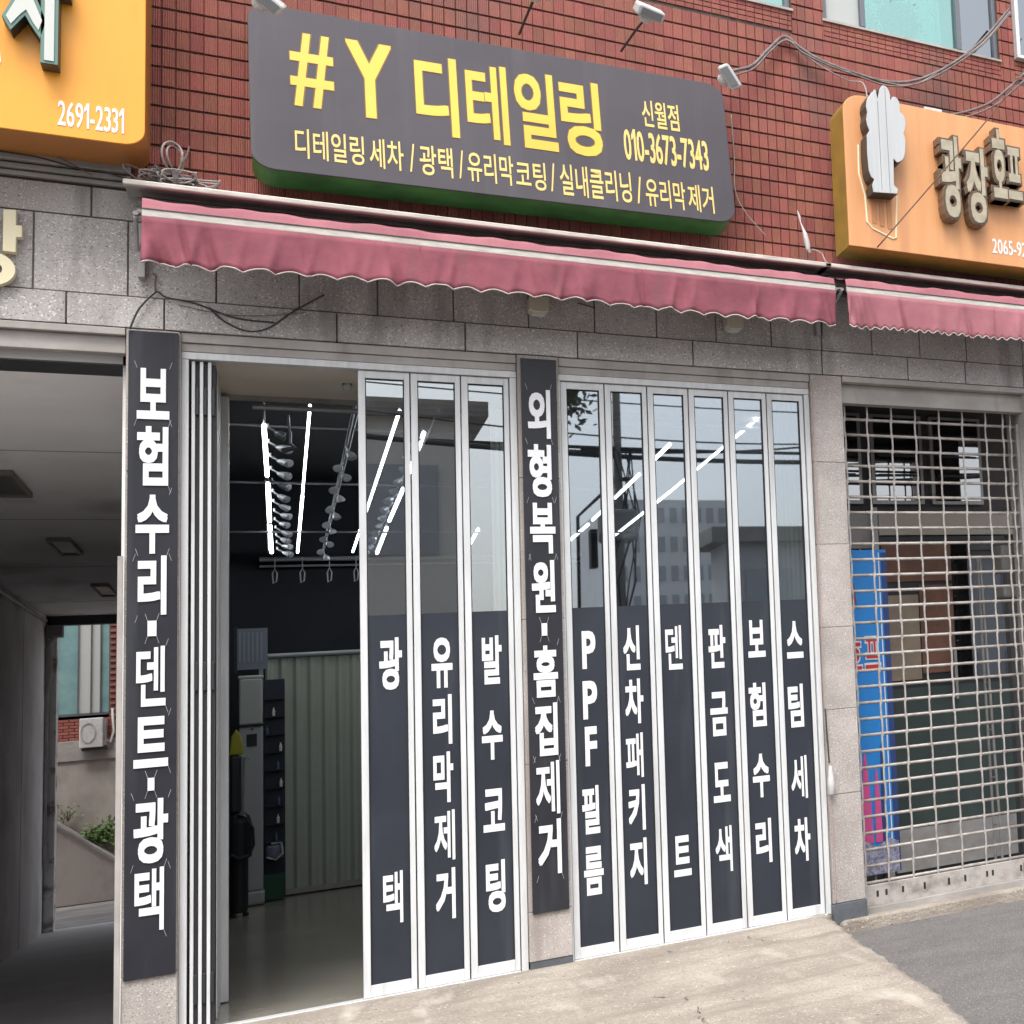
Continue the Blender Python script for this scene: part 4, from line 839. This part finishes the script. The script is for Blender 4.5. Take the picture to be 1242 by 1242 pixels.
MB().tube([(-.235, 6.33, .84), (-.19, 6.30, .82), (-.145, 6.30, .72), (-.14, 6.30, .58), (-.17, 6.30, .50), (-.235, 6.30, .48), (-.28, 6.31, .52)], .012, 6).build('hose', mat('hose_dark', (.035, .04, .045), .35), vc)
MB().tube([(-.205, 6.3, .86), (-.198, 6.3, 1.32), (-.165, 6.3, 1.30)], .008, 6).build('wand', grey_al, vc)
B(-.29, -.215, 6.34, 6.46, .86, 1.34).build('upper_drum', mat('drum_grey', (.03, .034, .04), .45), vc, bevel=.02)
for k in range(2): MB().lathe((-.27 + k * .08, 6.36, 0), [(.018, 0), (.022, .01), (.018, .03)], 8).build('caster', rubber, vc)
M = MB(); M.prism([(-.295, 1.345), (-.205, 1.345), (-.205, 1.42), (-.225, 1.52), (-.25, 1.56), (-.28, 1.50)], 6.34, 6.46); tag(M.build('yellow_jug', yellow_pl, bevel=.01), 'yellow green plastic jug sitting on the black vacuum cleaner', 'jug')
# light rig under the ceiling
K = 1.05; CY = -8.906
def rp(x, y, z=3.2, dz=0.): return (x * K, CY + (y - CY) * K, 1.216 + (z - 1.216) * K + dz)
rig = thing('light_rig', 'steel ceiling frame with bright white light tubes and hanging spotlights inside shop', 'light rig', (1.1, 4.8, 3.3))
rail_m = mat('rail_grey', (.34, .35, .38), .4, .3)
for y, r_, dz in ((.60, .016, -.034), (7.85, .024, -.02), (7.98, .012, -.075)):
    MB().tube([rp(-.09 if y < 1 else -.11, y, dz=dz), rp(2.5, y + .05, dz=dz)], r_, 8).build('cross_rail', rail_m, rig)
for x in (-.045, .345, .735): MB().tube([rp(x, .62, dz=.02), rp(x, 7.8, dz=.02)], .007, 6).build('long_rail', steel, rig)
MB().tube([rp(.36, .62, dz=.005), rp(.345, 7.8, dz=.005)], .010, 6).build('long_rail', steel, rig)
TUB = [(-.046, 1.288, -.038, 3.088, .0105), (-.035, 3.445, -.031, 5.346, .0125), (-.031, 5.593, -.022, 7.466, .013), (.150, .66, .156, 4.0, .0065), (.156, 4.0, .162, 7.49, .009), (.548, .70, .566, 7.5, .0085), (.703, 1.351, .712, 1.928, .011), (.716, 2.4, .722, 3.2, .011), (.728, 3.599, .734, 5.355, .012), (.738, 5.774, .755, 7.645, .013), (2.085, 1.473, 2.115, 2.45, .012), (2.125, 2.75, 2.16, 3.95, .012), (2.175, 4.2, 2.205, 5.3, .012), (2.215, 5.6, 2.24, 7.09, .013), (2.40, .48, 2.50, 3.6, .009), (2.50, 3.6, 2.565, 6.46, .0105), (1.402, 5.911, 1.451, 7.4, .012)]
for a_, b_, c_, d_, r_ in TUB:
    MB().tube([rp(a_, b_), rp(c_, d_)], r_ * 1.08, 10).build('light_tube', led, rig); MB().tube([rp(a_, b_ - .03, dz=r_ * 1.9), rp(c_, d_ + .03, dz=r_ * 1.9)], r_ * .85, 6).build('tube_housing', steel, rig)
for ti in (0, 1, 2, 8, 9): # sockets
    a_, b_, c_, d_, r_ = TUB[ti]; MB().tube([rp(c_, d_), rp(c_ + .001, d_ + .20)], .009, 6).build('tube_socket', steel, rig)
fit_m = mat('fitting_grey', (.26, .27, .29), .4, .3)
rf_ = random.Random(9)
def mini(x, y, dx, sc=1.):
    p = Vector(rp(x, y, dz=-.005)); q = p + Vector((dx * .45, 0, -.03 * sc)); e = p + Vector((dx, rf_.uniform(-.08, .02), -.055 * sc + rf_.uniform(-.015, .01)))
    M = MB(); M.tube([p + Vector((0, 0, .02)), p, q], .007, 6); M.tube([q, q + (e - q) * .35, e], [.011 * sc, .020 * sc, .026 * sc], 10); M.tube([e, e + (e - q) * .12], .018 * sc, 8); M.build('spotlight', fit_m, rig, smooth=False)
for k in range(13): mini(-.03 + .004 * k, 1.3 + k * .49, .075 + .025 * rf_.random(), 1.1)
for k in range(13): mini(.345, 1.9 + k * .46 + .1 * (k % 2), .03 * (-1) ** k, 1.1)
for k in range(13): mini(.70, 1.5 + k * .47, -.045 - .02 * rf_.random(), 1.15)
for x in (.0, .20, .40, .60):
    p = Vector(rp(x, 7.8)); M = MB(); M.tube([p, p + Vector((0, 0, -.12))], .004, 5); M.tube([p + Vector((-.018, 0, -.17)), p + Vector((0, 0, -.12)), p + Vector((.018, 0, -.17)), p + Vector((.012, 0, -.25)), p + Vector((-.012, 0, -.27)), p + Vector((-.018, 0, -.17))], .006, 5); M.build('hook', mat('hook_pale', (.38, .39, .41), .4), rig)
p = Vector(rp(.06, .95)); M = MB(); M.tube([p + Vector((0, 0, -.0)), p + Vector((.005, 0, -.10))], .006, 5); M.tube([p + Vector((.005, 0, -.10)), p + Vector((.0, 0, -.17)), p + Vector((.03, 0, -.20)), p + Vector((-.03, 0, -.22))], [.012, .016, .016, .016], 8); M.build('spotlight', steel, rig)
for y, z in ((2.4, 3.42), (4.6, 3.40), (6.6, 3.28)):
    tag(MB().tube([(-.36, y, z), (2.75, y + .2, z)], .010, 6).build('ceiling_pipe', steel), {2.4: 'thin steel pipe crossing dark shop ceiling nearest the door', 4.6: 'thin steel pipe crossing mid shop ceiling', 6.6: 'thin steel pipe crossing the shop ceiling near back wall'}[y], 'pipe', 'steel pipes across the shop ceiling')
sn = thing('sensor', 'small round sensor on the soffit just inside the open doorway', 'sensor', (.308, .555, 3.27))
MB().lathe((.308, .555, 3.272), [(.014, 0), (.022, .012), (.024, .03), (.016, .039)], 12).build('sensor_body', offwhite, sn, smooth=True)
B(.288, .328, .54, .57, 3.298, 3.311).build('base', dark_pl, sn)

# ------------------------------------------------------------------ beyond the passage
rw = thing('retaining_wall', 'weathered pale concrete retaining wall seen through the passage', 'wall', (-2, 19, -.5))
wet = mat('stained_concrete', (.37, .335, .305), .9, col2=(.22, .195, .175), scale=2.6, detail=9, lo=.42, hi=.68, bump=.5, bscale=15, stretch=(1, 1, .5))
B(-6, 4, 19.0, 19.5, -.46, 1.56).build('wall', wet, rw); B(-6, 4, 18.97, 19.5, 1.562, 1.86).build('coping', concrete_g, rw, bevel=.01)
M = MB(); M.v = [(-2.9, 18.3, -.45), (-1.5, 18.3, -.45), (-1.5, 18.3, -.12), (-2.33, 18.3, .68), (-2.9, 18.3, .95)]; M.v += [(x, 18.98, z + .02) for x, y, z in M.v]; n = 5
M.f = [(0, 1, 2, 3, 4), (9, 8, 7, 6, 5)] + [(i, i + 5, (i + 1) % 5 + 5, (i + 1) % 5) for i in range(5)]
M.build('ramp_wall', wet, rw)
M = MB(); M.tube([(-2.9, 18.28, 1.0), (-2.33, 18.28, .70), (-1.5, 18.28, -.10)], .03, 6); M.build('ramp_kerb', concrete_g, rw)
nb = thing('neighbour_building', 'red brick building with teal window panes seen through the passage', 'building', (-2, 20, 1.8))
B(-6, 4, 19.12, 20.5, 1.865, 2.20).build('brick_wall', mortar, nb)
M = MB(); M.box(-1.86, 4, 19.12, 20.5, 2.20, 4.1); M.box(-6, -2.8, 19.12, 20.5, 2.20, 4.1); M.box(-2.8, -1.86, 19.3, 20.5, 2.20, 4.1); M.build('wall', mortar, nb)
M = MB(); rw_ = 0; z = 1.87
while z < 4.2:
    x = -2.75 + (.06 if rw_ % 2 else 0)
    while x < -1.3:
        if z < 2.19 or x > -1.90: M.box(max(x, -1.86) if z >= 2.15 else x, x + .11, 19.10, 19.119, z, z + .036)
        x += .12
    z += .045; rw_ += 1
M.build('brickwork', brick, nb, kind='stuff')
teal_p = mat('tinted_pane', (.20, .33, .33), .3, col2=(.13, .24, .25), scale=3); grey_p = mat('grey_pane', (.42, .44, .43), .4)
wf_ = B(-2.78, -1.87, 19.20, 19.25, 2.22, 2.26).build('window', frame_dk, nb)
for i, (a_, b_, mm) in enumerate(((-2.75, -2.44, teal_p), (-2.43, -2.20, teal_p), (-2.19, -2.065, grey_p), (-2.055, -1.965, grey_p), (-1.955, -1.87, teal_p))):
    B(a_, b_, 19.22, 19.23, 2.262, 4.1).build('pane', mm, wf_); B(b_, b_ + .012, 19.19, 19.26, 2.262, 4.1).build('mullion', frame_dk, wf_)
au = thing('outdoor_ac_unit', 'white outdoor air conditioning unit on brick wall beyond the passage', 'air conditioner', (-2.0, 18.95, 1.73))
B(-2.145, -1.90, 18.80, 19.05, 1.74, 2.17).build('casing', white_pl, au, bevel=.012)
M = MB()
for k in range(20):
    a_ = 2 * math.pi * k / 20; b_ = 2 * math.pi * (k + 1) / 20; M.tube([(-2.055 + .075 * math.cos(a_), 18.79, 1.96 + .14 * math.sin(a_)), (-2.055 + .075 * math.cos(b_), 18.79, 1.96 + .14 * math.sin(b_))], .005, 4)
M.build('fan_guard', mat('guard', (.35, .36, .37), .5), au)
B(-1.90, -1.87, 18.85, 19.05, 1.76, 2.15).build('side_grille', grey_al, au)
MB().tube([(-1.885, 18.9, 1.85), (-1.83, 18.92, 1.80), (-1.80, 18.95, 1.95), (-1.82, 19.05, 2.3)], .014, 6).build('pipe', offwhite, au)
B(-2.12, -1.86, 18.82, 19.10, 1.70, 1.73).build('bracket', dark_pl, au)
# weeds
def foliage(name, label, cat, c, rx, ry, rz, n, size, mm, twig=True):
    rg = random.Random(n); t = thing(name, label, cat, (c[0], c[1], c[2] - rz)); M = MB(); T = MB()
    cl = [(Vector((rg.gauss(0, .45) * rx, rg.gauss(0, .45) * ry, rg.gauss(0, .45) * rz)), rg.uniform(.25, .5)) for _ in range(12)]
    for _ in range(n):
        q, s_ = rg.choice(cl); p = Vector(c) + q + Vector((rg.gauss(0, s_ * rx), rg.gauss(0, s_ * ry), rg.gauss(0, s_ * rz)))
        a_ = Vector((rg.uniform(-1, 1), rg.uniform(-1, 1), rg.uniform(-1, 1))).normalized(); b_ = a_.orthogonal().normalized(); sz = size * rg.uniform(.6, 1.4)
        k = len(M.v); M.v += [tuple(p - a_ * sz), tuple(p + b_ * sz * .45), tuple(p + a_ * sz), tuple(p - b_ * sz * .45)]; M.f.append((k, k + 1, k + 2, k + 3))
    M.build('foliage', mm, t, kind='stuff')
    if twig:
        for q, _ in cl: T.tube([(c[0], c[1], c[2] - rz), tuple(Vector(c) + q)], .004, 4)
        T.build('stems', mat('twig', (.10, .075, .05), .8), t)
    return t
foliage('bush', 'bright green weeds growing at the retaining wall beyond the passage', 'bush', (-1.90, 18.85, .50), .15, .12, .14, 700, .034, leaf_m)
foliage('weed', 'sparse dry weeds at the ramp wall beyond the passage', 'weeds', (-2.25, 18.9, .80), .10, .05, .09, 70, .02, leaf_m)
cb = thing('roller_motor', 'grey box and torn cover hanging at the far top corner of passage', 'motor box', (-1.98, 13.9, 2.7))
B(-2.04, -1.90, 13.70, 13.88, 2.98, 3.12).build('box', mat('motor_grey', (.16, .155, .15), .5), cb, bevel=.01)
MB().tube([(-1.97, 13.78, 2.98), (-2.01, 13.78, 2.9), (-2.0, 13.78, 2.6), (-2.025, 13.78, 2.3)], [.03, .022, .018, .01], 7).build('torn_cover', mat('torn', (.36, .34, .32), .8), cb)

# plants behind the upper window; unseen pale sheet added to brighten their background
tag(corrug(3.06, 3.72, .34, 5.80, 7.2, .06, .012).build('backing_sheet', mat('backing_teal', (.62, .80, .76), .8), smooth=True), 'added pale green backing sheet behind the middle pane of the upper window', 'backing_sheet')
foliage('window_plant', 'dark green potted plant behind the middle pane of the upper window', 'plant', (3.36, .16, 6.11), .16, .05, .10, 800, .034, leaf_d)
foliage('window_plant', 'small potted plant at the left bottom corner of upper window middle pane', 'plant', (3.14, .16, 6.03), .04, .04, .07, 200, .024, leaf_d)
# ------------------------------------------------------------------ across the street (seen in the glass)
up = thing('utility_pole', 'grey concrete utility pole with transformer across the street, mirrored in the door glass', 'utility pole', (3.73, -13, 0))
MB().tube([(3.73, -13, -.14), (3.75, -13, 4.7), (3.76, -13, 8.0)], [.075, .055, .04], 12).build('pole', concrete_g, up)
B(3.52, 3.95, -13.3, -12.72, 3.98, 4.42).build('transformer', mat('transformer', (.24, .25, .26), .5), up, bevel=.05)
for k in range(3): MB().lathe((3.58 + k * .13, -13, 4.42), [(.02, 0), (.035, .03), (.02, .06), (.035, .09), (.02, .12), (.01, .28)], 8).build('insulator', dark_pl, up)
for z in (5.3, 6.2, 6.9): B(3.3, 4.2, -13.04, -12.96, z, z + .06).build('cross_arm', dark_pl, up)
B(3.38, 3.46, -13.1, -12.9, 3.6, 4.15).build('meter_box', dark_pl, up)
M = MB(); rg = random.Random(2)
for k in range(7):
    a_ = rg.uniform(0, 6.28); M.tube([(3.75 + .16 * math.cos(a_), -13 + .1, 5.3), (3.75 + .24 * math.cos(a_ + 1), -12.85, 4.3), (3.72 + .2 * math.cos(a_ + 2), -12.9, 3.4), (3.75, -12.95, 2.7)], .010, 5)
M.build('drop_wires', cable_d, up)
for i, (z0, z1, sag, r_) in enumerate(((5.55, 5.35, .25, .040), (5.42, 5.50, .10, .028), (6.3, 6.1, .15, .012), (6.9, 6.6, .2, .012), (5.0, 6.8, .5, .018), (6.05, 5.8, .35, .014))):
    P_ = [(-10 + 30 * t_, -13 - .1 * i, z0 + (z1 - z0) * t_ - sag * math.sin(math.pi * ((t_ * 3) % 1))) for t_ in [j / 60 for j in range(61)]]
    tag(MB().tube(P_, r_, 6).build('power_line', cable_d), ('thickest bundled overhead line across the street', 'second thick overhead line across the street', 'thin upper line across the street', 'topmost thin line across the street', 'line rising steeply to the right across street', 'thin sagging line across the street')[i], 'power line', 'overhead lines along the far side of the street')
sp = thing('street_lamp', 'slim dark street lamp post with bent arm across the street', 'street lamp', (3.27, -13.4, 0))
MB().tube([(3.27, -13.4, -.14), (3.30, -13.4, 4.40), (3.50, -13.4, 4.62), (3.75, -13.2, 4.9)], .022, 8).build('post', black_metal, sp)
B(3.70, 3.95, -13.28, -13.12, 4.90, 4.95).build('lamp_head', black_metal, sp, bevel=.02)
def block(name, label, x0, x1, y0, y1, z1, mm, rows, cols, face_y, roof=0, z0=-.3):
    t = thing(name, label, 'building', ((x0 + x1) / 2, (y0 + y1) / 2, z0))
    B(x0, x1, y0, y1, z0, z1).build('wall', mm, t)
    dx = (x1 - x0) / cols; dz = (z1 - 1) / rows
    for i in range(cols):
        for j in range(rows):
            B(x0 + dx * (i + .22), x0 + dx * (i + .78), face_y - .02, face_y + .05, 1 + dz * (j + .2), 1 + dz * (j + .72)).build('window', dkwin, t)
    if roof: B(x0 - .3, x1 + .3, y0 - .3, y1 + .3, z1, z1 + roof).build('roof', concrete_g, t)
    return t
block('apartment_building', 'white apartment block far across the street mirrored in the glass', 11.6, 16.2, -70, -60, 11.8, apt_m, 8, 9, -60)
block('low_building', 'low beige building across the street opposite the open door', -9, 2.35, -24, -17.5, 6.6, beige_b, 2, 7, -17.5, .25)
block('grey_building', 'dark grey roofed building across the street at right', 6.75, 16, -21.2, -20, 4.8, mat('grey_wall', (.60, .605, .62), .8), 2, 6, -20, .3)
foliage('tree_branch', 'leafy tree crown across the street mirrored at the top of door glass', 'tree', (2.95, -12.6, 6.15), .35, .5, .55, 1500, .055, leaf_d)
MB().tube([(2.6, -12.6, -.2), (2.65, -12.6, 3.0), (2.8, -12.6, 5.2), (2.95, -12.6, 6.3)], [.10, .08, .05, .02], 8).build('tree_trunk', mat('bark', (.09, .07, .055), .9), bpy.data.objects['tree_branch'])
